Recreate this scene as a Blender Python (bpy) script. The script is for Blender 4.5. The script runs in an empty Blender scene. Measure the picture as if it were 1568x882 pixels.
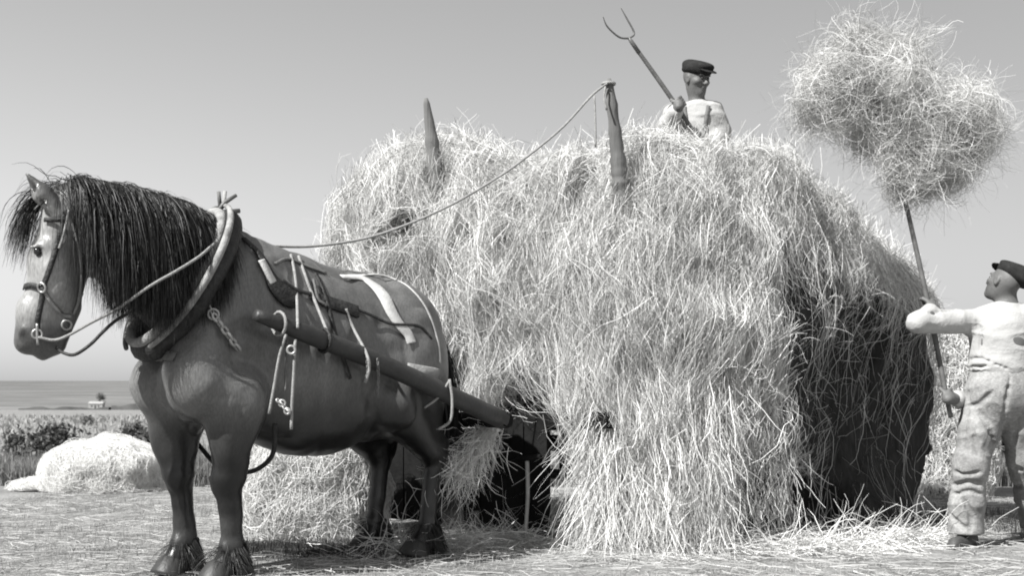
import bpy, bmesh, math, random
import numpy as np
from math import radians as R, sin, cos, pi
rng = np.random.default_rng(7)
random.seed(7)
S = bpy.context.scene
COL = S.collection

# ------------------------------------------------------------------ camera, sky, sun, exposure
F_PX, CX, HY, EYE = 1830.0, 784.0, 605.0, 0.95      # focal length and horizon of the photograph, eye height in metres
cam_d = bpy.data.cameras.new('camera'); cam = bpy.data.objects.new('camera', cam_d); COL.objects.link(cam)
cam.location = (0, 0, EYE); cam.rotation_euler = (pi / 2, 0, 0)
cam_d.sensor_width = 36.0; cam_d.lens = 36.0 * F_PX / 1568.0
cam_d.shift_y = (HY - 441.0) / 1568.0
cam_d.clip_start = 0.1; cam_d.clip_end = 9000.0
cam_d.dof.use_dof = True; cam_d.dof.focus_distance = 6.9; cam_d.dof.aperture_fstop = 4.5
S.camera = cam
SUN_EL = R(47.0); SUN_AZ = R(130.0)                  # azimuth counted anticlockwise from +Y
SUN_DIR = np.array([-sin(SUN_AZ) * cos(SUN_EL), cos(SUN_AZ) * cos(SUN_EL), sin(SUN_EL)])
w = bpy.data.worlds.new('World'); S.world = w; w.use_nodes = True
nt = w.node_tree; bg = nt.nodes['Background']
sky = nt.nodes.new('ShaderNodeTexSky'); sky.sky_type = 'NISHITA'; sky.sun_disc = False
sky.sun_elevation = SUN_EL; sky.sun_rotation = SUN_AZ; sky.air_density = 1.0; sky.dust_density = 0.7; sky.ozone_density = 1.0
sp = nt.nodes.new('ShaderNodeSeparateColor'); nt.links.new(sky.outputs[0], sp.inputs[0])    # black-and-white film, more alive to blue than to red
def film(a, b_, wa, wb):
    m_ = nt.nodes.new('ShaderNodeMath'); m_.operation = 'MULTIPLY'; nt.links.new(a, m_.inputs[0]); m_.inputs[1].default_value = wa
    q_ = nt.nodes.new('ShaderNodeMath'); q_.operation = 'MULTIPLY_ADD'; nt.links.new(b_, q_.inputs[0]); q_.inputs[1].default_value = wb; nt.links.new(m_.outputs[0], q_.inputs[2])
    return q_.outputs[0]
gb = film(film(sp.outputs[0], sp.outputs[1], 0.05, 0.20), sp.outputs[2], 1.0, 0.75)
nt.links.new(gb, bg.inputs[0])
bg.inputs[1].default_value = 0.055
sun_d = bpy.data.lights.new('sun', 'SUN'); sun = bpy.data.objects.new('sun', sun_d); COL.objects.link(sun)
sun_d.energy = 5.0; sun_d.angle = R(0.55); sun_d.color = (1.0, 0.995, 0.98)
from mathutils import Vector, Matrix
sun.rotation_euler = Vector(SUN_DIR).to_track_quat('Z', 'Y').to_euler()
S.view_settings.view_transform = 'Standard'; S.view_settings.look = 'None'
S.view_settings.exposure = 1.15; S.view_settings.gamma = 1.0
S.render.engine = 'CYCLES'; S.cycles.use_denoising = True; S.cycles.max_bounces = 5
S.cycles.filter_width = 1.9                          # an old soft lens

def pt(px, py, Y):
    """point of the place that the photograph shows at (px, py), standing Y metres away"""
    return np.array([(px - CX) / F_PX * Y, Y, EYE + (HY - py) / F_PX * Y])

# ------------------------------------------------------------------ objects and tags
def tag(o, label=None, cat=None, group=None, kind=None):
    if label: o['label'] = label
    if cat: o['category'] = cat
    if group: o['group'] = group
    if kind: o['kind'] = kind
    return o
def empty(name, loc, label=None, cat=None, group=None, rz=0.0):
    o = bpy.data.objects.new(name, None); COL.objects.link(o); o.location = tuple(loc); o.rotation_euler = (0, 0, rz)
    o.empty_display_size = 0.1
    return tag(o, label, cat, group)
def link(name, me, mat, parent=None):
    """links a mesh given in world coordinates; a child keeps its place"""
    o = bpy.data.objects.new(name, me); COL.objects.link(o)
    if mat is not None and len(me.materials) == 0: me.materials.append(mat)
    if parent is not None:
        o.parent = parent
        o.matrix_parent_inverse = Matrix.LocRotScale(parent.location, parent.rotation_euler, parent.scale).inverted()
    return o
def mesh_np(name, V, Q, smooth=True, T=None):
    """V (n,3), Q (m,4) quads, T (k,3) triangles"""
    me = bpy.data.meshes.new(name)
    V = np.asarray(V, np.float32); Q = np.zeros((0, 4), np.int32) if Q is None else np.asarray(Q, np.int32)
    T = np.zeros((0, 3), np.int32) if T is None else np.asarray(T, np.int32)
    me.vertices.add(len(V)); me.vertices.foreach_set('co', V.ravel())
    me.loops.add(Q.size + T.size); me.loops.foreach_set('vertex_index', np.concatenate([Q.ravel(), T.ravel()]))
    n = len(Q) + len(T); me.polygons.add(n)
    st = np.concatenate([np.arange(len(Q)) * 4, Q.size + np.arange(len(T)) * 3]).astype(np.int32)
    me.polygons.foreach_set('loop_start', st)
    me.polygons.foreach_set('loop_total', np.concatenate([np.full(len(Q), 4), np.full(len(T), 3)]).astype(np.int32))
    me.polygons.foreach_set('use_smooth', np.full(n, smooth))
    me.update(calc_edges=True); me.validate()
    return me
def attr(me, name, vals):
    a = me.attributes.new(name, 'FLOAT', 'POINT'); a.data.foreach_set('value', np.asarray(vals, np.float32))

# ------------------------------------------------------------------ materials (all grey: the place is known from black-and-white film)
TINT = np.array([1.0, 0.998, 0.985])
def grey(v): return tuple(float(x) for x in np.clip(TINT * v, 0, 1)) + (1.0,)
MATS = {}
def mat(name, val, rough=0.8, var=0.25, scale=8.0, bump=0.0, bscale=60.0, spec=0.3, at=None, trans=0.0, stretch=(1, 1, 1), sheen=0.0, metal=0.0, fine=None):
    """grey procedural material: two octaves of blotches over the base value; at = attribute multiplying the base colour"""
    if name in MATS: return MATS[name]
    m = bpy.data.materials.new(name); m.use_nodes = True; t = m.node_tree; N = t.nodes; L = t.links
    b = N['Principled BSDF']; b.inputs['Roughness'].default_value = rough; b.inputs['Specular IOR Level'].default_value = spec
    b.inputs['Metallic'].default_value = metal; b.inputs['Sheen Weight'].default_value = sheen
    tc = N.new('ShaderNodeTexCoord'); mp = N.new('ShaderNodeMapping'); mp.inputs['Scale'].default_value = stretch
    L.new(tc.outputs['Object'], mp.inputs[0])
    n1 = N.new('ShaderNodeTexNoise'); n1.inputs['Scale'].default_value = scale; n1.inputs['Detail'].default_value = 6; n1.inputs['Roughness'].default_value = 0.65
    L.new(mp.outputs[0], n1.inputs[0])
    mr = N.new('ShaderNodeMapRange'); mr.inputs[1].default_value = 0.3; mr.inputs[2].default_value = 0.7
    mr.inputs[3].default_value = 1 - var; mr.inputs[4].default_value = 1 + var
    L.new(n1.outputs[0], mr.inputs[0]); cur = mr.outputs[0]
    def mul(a, bsock):
        q = N.new('ShaderNodeMath'); q.operation = 'MULTIPLY'; L.new(a, q.inputs[0])
        if isinstance(bsock, (int, float)): q.inputs[1].default_value = bsock
        else: L.new(bsock, q.inputs[1])
        return q.outputs[0]
    if fine:
        n3 = N.new('ShaderNodeTexNoise'); n3.inputs['Scale'].default_value = fine[0]; n3.inputs['Detail'].default_value = 3; L.new(mp.outputs[0], n3.inputs[0])
        m3 = N.new('ShaderNodeMapRange'); m3.inputs[1].default_value = 0.3; m3.inputs[2].default_value = 0.7; m3.inputs[3].default_value = 1 - fine[1]; m3.inputs[4].default_value = 1 + fine[1]
        L.new(n3.outputs[0], m3.inputs[0]); cur = mul(cur, m3.outputs[0])
    if at:
        an = N.new('ShaderNodeAttribute'); an.attribute_name = at; cur = mul(cur, an.outputs['Fac'])
    cur = mul(cur, float(val))
    cc = N.new('ShaderNodeCombineColor')
    for i in range(3): L.new(mul(cur, float(TINT[i])), cc.inputs[i])
    L.new(cc.outputs[0], b.inputs['Base Color'])
    if bump > 0:
        n2 = N.new('ShaderNodeTexNoise'); n2.inputs['Scale'].default_value = bscale; n2.inputs['Detail'].default_value = 5; L.new(mp.outputs[0], n2.inputs[0])
        bp = N.new('ShaderNodeBump'); bp.inputs['Strength'].default_value = bump; bp.inputs['Distance'].default_value = 0.01
        L.new(n2.outputs[0], bp.inputs['Height']); L.new(bp.outputs[0], b.inputs['Normal'])
    if trans > 0:
        tl = N.new('ShaderNodeBsdfTranslucent'); L.new(cc.outputs[0], tl.inputs[0]); mx = N.new('ShaderNodeMixShader'); mx.inputs[0].default_value = trans
        L.new(b.outputs[0], mx.inputs[1]); L.new(tl.outputs[0], mx.inputs[2]); L.new(mx.outputs[0], N['Material Output'].inputs[0])
    MATS[name] = m; return m

# ------------------------------------------------------------------ noise, implicit solids, surface nets
def _hash(ix, iy, iz, seed):
    n = (ix * 374761393 + iy * 668265263 + iz * 1274126177 + seed * 974634777) & 0x7fffffff
    n = ((n ^ (n >> 13)) * 1103515245) & 0x7fffffff
    return ((n ^ (n >> 16)) & 0xffff) / 32767.5 - 1.0
def vnoise(P, freq=1.0, seed=0):
    """value noise, -1..1, of points (...,3)"""
    q = np.asarray(P, np.float64) * freq; i = np.floor(q).astype(np.int64); f = q - i; f = f * f * (3 - 2 * f)
    r = 0.0
    for dx in (0, 1):
        for dy in (0, 1):
            for dz in (0, 1):
                wt = (f[..., 0] if dx else 1 - f[..., 0]) * (f[..., 1] if dy else 1 - f[..., 1]) * (f[..., 2] if dz else 1 - f[..., 2])
                r = r + wt * _hash(i[..., 0] + dx, i[..., 1] + dy, i[..., 2] + dz, seed)
    return r
def nrm(v): v = np.asarray(v, float); return v / np.maximum(np.linalg.norm(v, axis=-1, keepdims=True), 1e-9)

class Solid:
    """smooth union (and cuts) of round cones, ellipsoids and rounded blocks, in order"""
    def __init__(s): s.ops = []
    def cone(s, a, b, ra, rb, k=0.04, sc=None, cut=False):
        a = np.array(a, float); b = np.array(b, float); r = max(ra, rb)
        sc = None if sc is None else np.array(sc, float)
        def fn(P):
            if sc is not None:                      # flattened about its own middle
                m = (a + b) / 2; q = (P - m) * sc + m
            else: q = P
            ba = b - a; t = np.clip(((q - a) @ ba) / max(ba @ ba, 1e-9), 0, 1)
            d = np.linalg.norm(q - a - t[..., None] * ba, axis=-1) - (ra + (rb - ra) * t)
            return d if sc is None else d / sc.max()
        e = r / (sc.min() if sc is not None else 1)
        s.ops.append((fn, np.minimum(a, b) - e, np.maximum(a, b) + e, k, cut)); return s
    def ell(s, c, r, k=0.04, rot=None, n=2.0, cut=False):
        c = np.array(c, float); r = np.array(r, float)
        M = np.eye(3) if rot is None else np.array(rot, float)     # rows: own axes
        def fn(P):
            q = (P - c) @ M.T
            if n == 2.0:
                k0 = np.linalg.norm(q / r, axis=-1); k1 = np.linalg.norm(q / (r * r), axis=-1)
                return k0 * (k0 - 1) / np.maximum(k1, 1e-6)
            a = np.abs(q / r); g = (a ** n).sum(-1) ** (1 / n)
            gr = np.linalg.norm(np.sign(q) * (a ** (n - 1)) / r * np.maximum(g, 1e-6)[..., None] ** (1 - n), axis=-1)
            return (g - 1) / np.maximum(gr, 0.3 / r.max())
        e = np.abs(M.T) @ r if n == 2.0 else np.full(3, r.max() * 1.1)
        s.ops.append((fn, c - e, c + e, k, cut)); return s
    def chain(s, pts, rad, k=0.04, sc=None):
        for i in range(len(pts) - 1): s.cone(pts[i], pts[i + 1], rad[i], rad[i + 1], k, sc)
        return s
    @staticmethod
    def comb(d, e, k, cut):
        if cut: return -Solid.comb(-d, e, k, False)
        h = np.maximum(k - np.abs(d - e), 0) / k
        return np.minimum(d, e) - h * h * k * 0.25
    def __call__(s, P):
        P = np.asarray(P, float); d = np.full(P.shape[:-1], 9.0)
        for fn, lo, hi, k, cut in s.ops: d = s.comb(d, fn(P), k, cut)
        return d
    def grad(s, P, e=0.004):
        g = np.stack([s(P + np.eye(3)[i] * e) - s(P - np.eye(3)[i] * e) for i in range(3)], -1)
        return nrm(g)
    def grid(s, h, warp=None, clip=None, pad=0.0):
        lo = np.min([o[1] for o in s.ops if not o[4]], 0) - 3 * h - pad; hi = np.max([o[2] for o in s.ops if not o[4]], 0) + 3 * h + pad
        if clip is not None: lo = np.maximum(lo, clip[0]); hi = np.minimum(hi, clip[1])
        n = np.ceil((hi - lo) / h).astype(int) + 1
        F = np.full(n, 9.0, np.float32)
        ax = [lo[i] + h * np.arange(n[i]) for i in range(3)]
        for fn, a, b, k, cut in s.ops:
            m = k + 3 * h + pad
            i0 = np.clip(np.floor((a - m - lo) / h).astype(int), 0, n); i1 = np.clip(np.ceil((b + m - lo) / h).astype(int) + 1, 0, n)
            if (i1 <= i0).any(): continue
            sl = tuple(slice(i0[i], i1[i]) for i in range(3))
            P = np.stack(np.meshgrid(ax[0][sl[0]], ax[1][sl[1]], ax[2][sl[2]], indexing='ij'), -1)
            F[sl] = s.comb(F[sl], fn(P).astype(np.float32), k, cut)
        if warp is not None:
            near = np.abs(F) < 0.15
            I = np.argwhere(near); P = lo + I * h
            F[near] += warp(P).astype(np.float32)
        return F, lo
    def mesh(s, name, h, warp=None, clip=None, pad=0.0):
        F, lo = s.grid(h, warp, clip, pad)
        V, Q = surface_nets(F, lo, h)
        return mesh_np(name, V, Q), V
def surface_nets(F, lo, h):
    Sg = F < 0
    for a in range(3):                              # close at the borders
        sl = [slice(None)] * 3
        for e in (0, -1): sl[a] = e; Sg[tuple(sl)] = False; F[tuple(sl)] = np.maximum(F[tuple(sl)], 1e-4)
    n = np.array(F.shape) - 1
    cnt = np.zeros(n, np.int8)
    off = [(i, j, k) for i in (0, 1) for j in (0, 1) for k in (0, 1)]
    for o in off: cnt += Sg[o[0]:n[0] + o[0], o[1]:n[1] + o[1], o[2]:n[2] + o[2]]
    C = np.argwhere((cnt > 0) & (cnt < 8))
    ids = np.full(n, -1, np.int64); ids[tuple(C.T)] = np.arange(len(C))
    acc = np.zeros((len(C), 3)); num = np.zeros(len(C))
    for o in off:
        for a in range(3):
            if o[a]: continue
            p = C + o; q = p.copy(); q[:, a] += 1
            fp = F[tuple(p.T)]; fq = F[tuple(q.T)]; x = (fp < 0) != (fq < 0)
            t = fp[x] / (fp[x] - fq[x]); v = np.array(o, float)[None].repeat(x.sum(), 0); v[:, a] += t
            acc[x] += v; num[x] += 1
    V = lo + (C + acc / np.maximum(num, 1)[:, None]) * h
    Q = []
    for a in range(3):
        b, c = (a + 1) % 3, (a + 2) % 3
        s0 = [slice(None)] * 3; s1 = [slice(None)] * 3; s0[a] = slice(0, -1); s1[a] = slice(1, None)
        X = Sg[tuple(s0)] != Sg[tuple(s1)]
        E = np.argwhere(X); E = E[(E[:, b] > 0) & (E[:, c] > 0) & (E[:, b] < F.shape[b] - 1) & (E[:, c] < F.shape[c] - 1)]
        ins = Sg[tuple(E.T)]
        def cell(db, dc):
            q = E.copy(); q[:, b] -= db; q[:, c] -= dc; return ids[tuple(q.T)]
        quad = np.stack([cell(1, 1), cell(0, 1), cell(0, 0), cell(1, 0)], 1)
        quad[~ins] = quad[~ins][:, ::-1]
        Q.append(quad)
    Q = np.concatenate(Q); Q = Q[(Q >= 0).all(1)]
    return V, Q

# ------------------------------------------------------------------ ribbons, tubes, straps, blocks
def spline(pts, n):
    """Catmull-Rom through pts, n samples"""
    p = np.asarray(pts, float); p = np.concatenate([[2 * p[0] - p[1]], p, [2 * p[-1] - p[-2]]])
    t = np.linspace(0, len(p) - 3 - 1e-6, n); i = t.astype(int); f = (t - i)[:, None]
    a, b, c, d = p[i], p[i + 1], p[i + 2], p[i + 3]
    return 0.5 * (2 * b + (c - a) * f + (2 * a - 5 * b + 4 * c - d) * f ** 2 + (3 * b - a - 3 * c + d) * f ** 3)
def ribbons(name, P, width, taper=0.5, tone=None, flat=None):
    """P (N,S,3): N flat stalks of S points; width (N,)"""
    N_, S_, _ = P.shape
    T = np.gradient(P, axis=1); T = nrm(T)
    ref = rng.normal(size=(N_, 1, 3)) if flat is None else flat
    side = nrm(np.cross(T, np.broadcast_to(ref, T.shape)))
    tp = 1 - taper * np.linspace(0, 1, S_) ** 2
    hw = 0.5 * np.asarray(width)[:, None, None] * tp[None, :, None]
    V = np.stack([P - side * hw, P + side * hw], 2).reshape(-1, 3)
    base = (np.arange(N_) * S_ * 2)[:, None] + 2 * np.arange(S_ - 1)[None]
    Q = np.stack([base, base + 1, base + 3, base + 2], -1).reshape(-1, 4)
    me = mesh_np(name, V, Q)
    if tone is not None: attr(me, 'tone', np.repeat(tone, S_ * 2))
    return me
def frames(path):
    T = nrm(np.gradient(path, axis=0)); N_ = np.zeros_like(T)
    r = np.array([0, 0, 1.0]) if abs(T[0, 2]) < 0.9 else np.array([1.0, 0, 0])
    for i in range(len(T)):
        r = r - (r @ T[i]) * T[i]; r = r / np.linalg.norm(r); N_[i] = r
    return T, N_, np.cross(T, N_)
class MB:
    """collects shapes into one mesh"""
    def __init__(s): s.V = []; s.Q = []; s.T = []; s.n = 0
    def add(s, V, Q=None, T=None):
        V = np.asarray(V, float); s.V.append(V)
        if Q is not None and len(Q): s.Q.append(np.asarray(Q) + s.n)
        if T is not None and len(T): s.T.append(np.asarray(T) + s.n)
        s.n += len(V); return s
    def tube(s, pts, rad, sides=8, n=None, closed=False):
        p = np.asarray(pts, float)
        if n: p = spline(p, n)
        rad = np.broadcast_to(np.asarray(rad, float), (len(p),)) if np.ndim(rad) == 0 or len(rad) == len(p) else np.interp(np.linspace(0, 1, len(p)), np.linspace(0, 1, len(rad)), rad)
        T, A, B = frames(p); an = np.arange(sides) * 2 * pi / sides
        ring = (np.cos(an)[None, :, None] * A[:, None] + np.sin(an)[None, :, None] * B[:, None]) * rad[:, None, None] + p[:, None]
        V = ring.reshape(-1, 3); i = np.arange(len(p) - (0 if closed else 1)); j = np.arange(sides); j2 = (j + 1) % sides; i2 = (i + 1) % len(p)
        Q = np.stack([i[:, None] * sides + j, i[:, None] * sides + j2, i2[:, None] * sides + j2, i2[:, None] * sides + j], -1).reshape(-1, 4)
        Tt = []
        if not closed:
            V = np.concatenate([V, p[:1], p[-1:]]); m = len(p) * sides; e = (len(p) - 1) * sides
            Tt = [(m, k2, k) for k, k2 in zip(j, j2)] + [(m + 1, e + k, e + k2) for k, k2 in zip(j, j2)]
        return s.add(V, Q, Tt)
    def strap(s, pts, nor, width, thick=0.005, n=None):
        """flat strap along pts, facing nor"""
        p = np.asarray(pts, float); nor = np.broadcast_to(np.asarray(nor, float), p.shape)
        if n: nor = nrm(spline(nor, n)); p = spline(p, n)
        T = nrm(np.gradient(p, axis=0)); sd = nrm(np.cross(T, nor)); nn = nrm(np.cross(sd, T))
        wd = np.broadcast_to(np.asarray(width, float), (len(p),)) if np.ndim(width) == 0 else np.interp(np.linspace(0, 1, len(p)), np.linspace(0, 1, len(width)), width)
        hw = (wd / 2)[:, None]; th = thick / 2
        ring = np.stack([p - sd * hw - nn * th, p + sd * hw - nn * th, p + sd * hw * 0.92 + nn * th, p - sd * hw * 0.92 + nn * th], 1)
        V = ring.reshape(-1, 3); i = np.arange(len(p) - 1)[:, None] * 4; j = np.arange(4); j2 = (j + 1) % 4
        Q = np.stack([i + j, i + j2, i + 4 + j2, i + 4 + j], -1).reshape(-1, 4); e = (len(p) - 1) * 4
        Q = np.concatenate([Q, [[3, 2, 1, 0], [e, e + 1, e + 2, e + 3]]])
        return s.add(V, Q)
    def box(s, c, half, M=None, bev=0.0):
        """block; rows of M are its own axes; slightly chamfered along its long edges"""
        M = np.eye(3) if M is None else np.asarray(M, float); h = np.asarray(half, float); b = bev or min(h) * 0.12
        oct_ = [(-h[1] + b, -h[2]), (h[1] - b, -h[2]), (h[1], -h[2] + b), (h[1], h[2] - b), (h[1] - b, h[2]), (-h[1] + b, h[2]), (-h[1], h[2] - b), (-h[1], -h[2] + b)]
        L = np.array([(x, y, z) for x in (-h[0], h[0]) for y, z in oct_]); V = L @ M + np.asarray(c, float)
        Q = [(j, (j + 1) % 8, 8 + (j + 1) % 8, 8 + j) for j in range(8)]
        T = [(0, j + 1, j) for j in range(1, 7)] + [(8, 8 + j, 9 + j) for j in range(1, 7)]
        return s.add(V, Q, T)
    def build(s, name, m, parent=None, smooth=True):
        V = np.concatenate(s.V); Q = np.concatenate(s.Q) if s.Q else None; T = np.concatenate(s.T) if s.T else None
        return link(name, mesh_np(name, V, Q, smooth, T), m, parent)
# ------------------------------------------------------------------ ground, far field
M_GROUND = mat('stubble_ground', 0.175, 0.95, 0.28, 1.3, bump=0.8, bscale=25, spec=0.1, fine=(38, 0.35))
def height(x, y):
    """mown field, falling into a shallow valley beyond the bank and rising to the far crest"""
    x = np.asarray(x, float); y = np.asarray(y, float)
    z = np.interp(y, [0, 30, 75, 100, 300, 600, 2000, 2300, 8000], [0, 0, -.12, -.3, -14, -6.6, 26, 26, 26])
    z = z + np.where(y > 700, 1.2 * np.sin(x / 260.0 + 1) * np.clip((y - 700) / 600, 0, 1), 0)
    return z
def sheet(name, xs, ys, m):
    X, Y = np.meshgrid(xs, ys, indexing='ij'); V = np.stack([X, Y, height(X, Y)], -1).reshape(-1, 3)
    i, j = np.meshgrid(np.arange(len(xs) - 1), np.arange(len(ys) - 1), indexing='ij'); a = (i * len(ys) + j).ravel(); n = len(ys)
    o = link(name, mesh_np(name, V, np.stack([a, a + n, a + n + 1, a + 1], -1)), m); return tag(o, kind='structure')
ys = np.concatenate([np.linspace(-60, 60, 61), np.linspace(65, 110, 10), np.geomspace(120, 7000, 70)])
xs = np.concatenate([-np.geomspace(4000, 30, 40), np.linspace(-28, 28, 57), np.geomspace(30, 4000, 40)])
sheet('ground', xs, ys[ys < 112], M_GROUND)
sheet('far_hillside', xs, np.concatenate([[float(ys[ys < 112][-1])], ys[ys > 112]]), mat('far_hillside', 0.125, 0.95, 0.35, .016, spec=0.02, fine=(.10, .20), stretch=(.35, 1, 1)))
# ------------------------------------------------------------------ horse
HO = np.array([-1.05, 6.70, 0.0]); HU = np.array([-1.0, -1.0, 0]) / 2 ** .5; HL = np.array([1.0, -1.0, 0]) / 2 ** .5
HM = np.stack([HU, HL, [0, 0, 1.0]])                 # rows: forward, left, up
def h2w(q): return np.asarray(q, float) @ HM + HO
def w2h(p): return (np.asarray(p, float) - HO) @ HM.T
HD = nrm([-0.95, -0.30, 0]); HN = np.array([-HD[1], HD[0], 0])     # where the head faces, its left side
POLL = pt(108, 300, 5.72)
def hd(px, py, side=0.0):
    """point of the head: on its middle plane (or side metres to its left)"""
    k = (px - CX) / F_PX; Y = (POLL @ HN + side) / (k * HN[0] + HN[1]); return w2h(pt(px, py, Y))
HB = Solid()
# trunk
HB.ell((.10, 0, 1.13), (.64, .345, .525), .06)
HB.ell((.45, 0, 1.24), (.46, .30, .50), .10)
HB.ell((-.37, 0, 1.27), (.39, .32, .36), .12)
HB.cone((.62, 0, 1.70), (.20, 0, 1.62), .085, .07, .14)
HB.cone((.20, 0, 1.62), (-.55, 0, 1.53), .06, .07, .10)
for sd, du, df in ((1, 0.0, 0.0), (-1, 0.06, 0.10)):
    g = lambda u, v, w_: (u, sd * v, w_)
    HB.ell(g(-.44, .155, 1.16), (.29, .185, .40), .10)
    HB.ell(g(-.56, .13, .98), (.17, .14, .32), .10)
    # shoulder blade, point of shoulder, breast
    HB.cone(g(.60, .13, 1.55), g(.90 - .05 * (sd < 0), .19, 1.06), .15, .165, .10, sc=(1, 1.25, 1))
    HB.ell(g(.90 - .10 * (sd < 0), .185, 1.04), (.125, .11, .17), .10)
    HB.ell(g(.87 - .06 * (sd < 0), .07, 1.06), (.125, .12, .26), .10)
    HB.cone(g(.88 + du * .3, .205, .98), g(.72 + du, .235, .88), .135, .135, .10)
    # fore leg
    HB.cone(g(.72 + du, .235, .92), g(.735 + du, .205, .55), .150, .082, .08)
    HB.ell(g(.78 + du, .235, .80), (.085, .075, .19), .06)
    HB.ell(g(.742 + du, .185, .505), (.075, .07, .085), .05)
    HB.cone(g(.73 + du, .183, .47), g(.715 + du, .18, .20), .056, .05, .03)
    HB.cone(g(.69 + du, .183, .47), g(.675 + du, .18, .22), .032, .032, .03)
    HB.ell(g(.71 + du, .18, .175), (.068, .062, .065), .03)
    HB.cone(g(.715 + du, .18, .16), g(.765 + du, .18, .075), .056, .066, .03)
    # hind leg
    HB.cone(g(-.44, .17, 1.10), g(-.30 + df, .235, .90), .21, .14, .10)
    HB.cone(g(-.30 + df, .225, .90), g(-.60 + df, .19, .63), .145, .085, .07)
    HB.cone(g(-.52, .19, .93), g(-.69 + df, .185, .66), .09, .04, .08)
    HB.ell(g(-.655 + df, .185, .59), (.085, .062, .10), .05)
    HB.cone(g(-.70 + df, .185, .66), g(-.66 + df, .185, .60), .045, .05, .03)
    HB.cone(g(-.645 + df, .183, .55), g(-.60 + df, .18, .20), .06, .052, .03)
    HB.ell(g(-.60 + df, .18, .175), (.068, .064, .066), .03)
    HB.cone(g(-.59 + df, .18, .16), g(-.535 + df, .18, .075), .056, .066, .03)
HB.ell((-.35, 0, .86), (.30, .16, .16), .10)          # flank and sheath
# neck, turning to its right
NK = [(.78, 0, 1.45), (1.00, -.01, 1.62), (1.20, -.03, 1.72), (1.36, -.06, 1.75)]
for i, (ra, rb) in enumerate(((.30, .25), (.25, .20), (.20, .165))):
    HB.cone(NK[i], NK[i + 1], ra, rb, .10, sc=(1, 1.35, 1))
HB.cone((.55, 0, 1.70), (1.00, -.01, 1.80), .08, .075, .10)
HB.cone((1.00, -.01, 1.80), (1.40, -.06, 1.86), .075, .07, .10)
# head
hx = lambda px, py, s=0.0: hd(px, py, s)
HB.cone(hx(108, 318), hx(78, 400), .115, .095, .08)
HB.cone(hx(78, 400), hx(58, 482), .088, .074, .06)
HB.cone(hx(58, 482), hx(58, 514), .076, .080, .05)
for s_ in (1, -1):
    HB.ell(hx(100, 425, s_ * .055), (.10, .055, .145), .05)       # cheek
    HB.ell(hx(72, 378, s_ * .075), (.05, .035, .035), .03)       # brow
    HB.ell(hx(43, 508, s_ * .045), (.035, .03, .042), .02)       # nostril wing
    HB.cone(hx(66, 377, s_ * .094), hx(48, 378, s_ * .086), .012, .010, .012)     # lid
    HB.cone(hx(64, 524, s_ * .07), hx(90, 516, s_ * .045), .006, .005, .008, cut=True)   # mouth
    HB.ell(hx(36, 512, s_ * .075), (.014, .012, .020), .012, cut=True)
    HB.ell(hx(57, 384, s_ * .100), (.022, .012, .014), .02, cut=True)
HB.cone(hx(106, 470), hx(86, 525), .058, .045, .05)              # jaw
HB.cone(hx(45, 470), hx(40, 525), .05, .055, .04)               # nose
HB.cone(hx(82, 530), hx(66, 540), .042, .036, .025)             # lower lip
def ear(px0, py0, px1, py1, s_):
    a = hx(px0, py0, s_); b = hx(px1, py1, s_ * 1.25); m = (np.array(a) + b) / 2
    HB.cone(a, m, .036, .046, .02); HB.cone(m, b, .046, .008, .02)
    HB.cone((np.array(a) * .7 + np.array(b) * .3) + np.array([.028, .012 * np.sign(s_), .0]), (np.array(a) * .25 + np.array(b) * .75) + np.array([.02, .01 * np.sign(s_), 0]), .016, .006, .012, cut=True)
ear(90, 328, 41, 266, .095); ear(70, 318, 58, 284, -.07)
def flesh(P):
    """muscle, ribs and the lie of the hair over the smooth body"""
    u, v, w_ = P[..., 0], P[..., 1], P[..., 2]
    ribs = np.exp(-((u - .15) / .32) ** 2 - ((w_ - 1.15) / .28) ** 2) * np.sin(u * 62 + w_ * 9) * .0035
    body = .008 * vnoise(P * np.array([1, 1, .7]), 6.5, 91) + .004 * vnoise(P, 15, 92)
    rid = (1 - np.abs(vnoise(P * np.array([1, 1, .6]), 4.5, 93)) * 3).clip(0, 1) ** 2 * .010         # grooves between the muscles
    head = np.clip((u - 1.25) / .1, 0, 1)
    return (body + rid) * (1 - .55 * head) + ribs
hme, hV = HB.mesh('horse', 0.0115, flesh, pad=.01)
def coat(V):
    u, v, w_ = V.T
    n = vnoise(V, 3, 1) * .55 + vnoise(V, 9, 2) * .45 + vnoise(V * np.array([1, 1, .3]), 26, 3) * .5
    c = 1.0 + .30 * n
    c = c * np.interp(w_ - .10 * np.clip((.70 - u) / .2, 0, 1), [.05, .17, .21, .30, .36, .60, .76, .93], [.09, .09, .26, .22, .07, .07, .34, 1.0])          # dark points of a bay, with the belly's shade painted in
    c = c * (1 - .5 * np.clip((-.15 - u) / .15, 0, 1) * np.clip((1.0 - w_) / .15, 0, 1))  # shade on the hind legs painted into the coat
    hw = V @ HM + HO; d = (hw - POLL) @ HD
    hdm = np.clip((d + .05) / .15, 0, 1) * (u > 1.2)
    c = c * (1 + 1.35 * hdm)                                             # face lightened: its sun and sheen painted into the coat
    mz = np.clip((1.32 - w_) / .06, 0, 1) * (u > 1.3); c = c * (1 - .70 * mz)
    for s_ in (1, -1):
        for q, r_, dk in ((hx(57, 385, s_ * .10), .034, .75), (hx(36, 512, s_ * .07), .026, .8), (hx(78, 521, s_ * .06), .03, .4)):
            c = c * (1 - dk * np.clip(1.3 - np.linalg.norm(V - q, axis=1) / r_, 0, 1))
    er = np.clip(((V @ HM + HO)[:, 2] - 1.86) / .05, 0, 1) * (u > 1.42); c = c * (1 - .72 * er)      # dark ears
    return c
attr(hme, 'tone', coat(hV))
hme.vertices.foreach_set('co', (hV @ HM + HO).astype(np.float32).ravel()); hme.update()
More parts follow.
